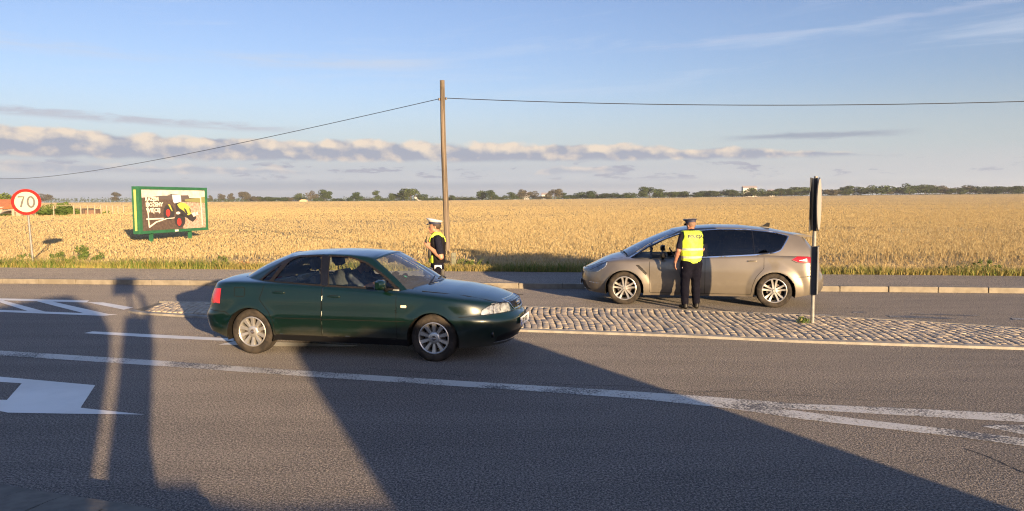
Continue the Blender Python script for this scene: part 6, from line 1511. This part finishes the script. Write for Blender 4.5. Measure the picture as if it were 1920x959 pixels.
mb = MB(); mb.box((0, 0, .55), (3.4, 2, 1.1)); mb.build('wall', mc('shed_grey', (.17, .16, .14)), e); mb = MB(); mb.box((0, 0, 1.15), (3.7, 2.3, .1)); mb.build('roof', mc('shed_roof_c', (.2, .19, .17)), e)
# straw stack, far houses
x, y = far_pt(570, 600); z0 = float(terrain(x, y)); e = empty('straw_stack', (x, y, z0)); tag(e, 'pale straw stack on the horizon between trees', 'straw stack')
mb = MB(); mb.prism([(-2.9, 0), (2.9, 0), (2.7, 1.5), (1.2, 2.2), (-1.4, 2.1), (-2.8, 1.2)], -2, 2); mb.build('bales', dirty('straw_bales', (.40, .29, .17), (.48, .35, .22), 2., .9, bd=.05), e)
for px, w, h, lb in ((988, 6, 5.5, 'tiny white house between the brownish pair of horizon trees'), (1022, 7, 5.0, 'tiny white house left of the large olive tree'), (1404, 14, 9, 'distant white building showing above the tree belt'), (1444, 6, 5, 'tiny white house in the belt right of the dark domed tree'), (785, 7, 4, 'tiny pale house far behind the tallest tree')):
    x, y = far_pt(px, 760); z0 = float(terrain(x, y)); e = empty('distant_house', (x, y, z0)); tag(e, lb, 'house')
    mb = MB(); mb.box((0, 0, h/2), (w, 6, h)); mb.build('wall', mc('far_white_wall', (.40, .38, .36)), e); mb = MB(); mb.prism([(-3.4, h), (3.4, h), (0, h+2)], -w/2-.2, w/2+.2, plane='YZ'); mb.build('roof', mc('far_grey_roof', (.25, .22, .22)), e)
# ------------------------------------------------------------------ the air: far things fade a little
hz = MB(); hz.box((0, 1350, 19.), (6400, 3350, 42.)); hz = hz.build('haze', None); tag(hz, 'thin morning haze over the fields', 'haze', kind='stuff')
m = bpy.data.materials.new('haze'); m.use_nodes = True; t = NT(m.node_tree); t.n.remove(t.n['Principled BSDF']); out = [n for n in t.n if n.type == 'OUTPUT_MATERIAL'][0]
v = t.new('ShaderNodeVolumePrincipled'); v.inputs['Color'].default_value = (.80, .86, .95, 1); v.inputs['Density'].default_value = .00015; v.inputs['Anisotropy'].default_value = .1
t.l.new(v.outputs[0], out.inputs['Volume']); hz.data.materials.append(m)
# ------------------------------------------------------------------ unseen shadow casters behind the photographer: inferred vans, plus an added block and slab
M_vanpaint = mat('van_paint', (.55, .56, .58), .35); M_darkglass = mat('dark_glass', (.02, .022, .025), .08); M_rub = mat('rubber_plain', (.02, .02, .02), .8)
def plain_van(x0, x1, y, prof, label):
    e = empty('parked_van', (0, y, 0)); tag(e, label, 'van')
    mb = MB(); mb.prism(prof, -1.0, .9); mb.build('body', M_vanpaint, e, smooth=True)
    for wx in (x0+.85, x1-.85):
        mb = MB(); mb.lathe([(.2, -.12), (.33, -.12), (.34, 0), (.33, .12), (.2, .12)], 'Y', 28, (wx, .93, .34)); mb.build('wheel', M_rub, e, smooth=True)
    mb = MB(); mb.box(((x0+x1)/2+.6, .905, 1.35), ((x1-x0)*.5, .01, .42)); mb.build('side_window', M_darkglass, e)
plain_van(1.6, 6.9, -2.3, [(.95, .3), (.95, 1.06), (1.8, 1.0), (3.6, 1.02), (3.69, 1.27), (3.88, 1.5), (4.15, 1.83), (4.5, 2.2), (6.85, 2.3), (6.98, 1.9), (6.85, 1.0), (6.85, .3)], 'pale parked van with a low bonnet, standing behind the camera on the right')
plain_van(-5.2, .2, -1.8, [(-5.2, .3), (-5.2, 2.2), (-1.5, 2.24), (-1.2, 2.6), (-.76, 2.7), (-.27, 2.76), (.46, 2.3), (.58, 2.0), (.54, 1.7), (.40, 1.22), (.30, .9), (.3, .3)], 'tall parked minibus standing behind the camera on the left')
mb = MB(); mb.box((.45, -.66, .475), (1.05, .12, .95), bev=.02); tag(mb.build('shadow_block', M_kerb), 'low unseen block added behind the camera to cast a shadow', 'block')  # added out of view to close the low edge of the foreground shadow
e = empty('shadow_board', (0, -.5, 0)); tag(e, 'unseen leaning slab and square box added behind the camera to cast a shadow band', 'board')
mb = MB(); mb.prism([(.24, 0), (.24, .97), (.38, 1.36), (.64, 2.2), (1.08, 2.2), (.96, 1.77), (.75, 1.36), (.6, 1.06), (.52, 0)], -.03, .03); mb.build('board', M_steel, e)  # added slab, its outline shaped for the shadow band it casts
mb = MB(); mb.prism([(.45, 2.68), (.56, 3.24), (1.12, 3.28), (.99, 2.72)], -.03, .03); mb.build('top_box', M_steel, e)
mb = MB(); mb.tube((.80, 0, 2.1), (.80, 0, 2.75), .03); mb.tube((1.06, 0, 2.1), (1.1, 0, 2.75), .05); mb.build('post', M_steel, e, smooth=True)
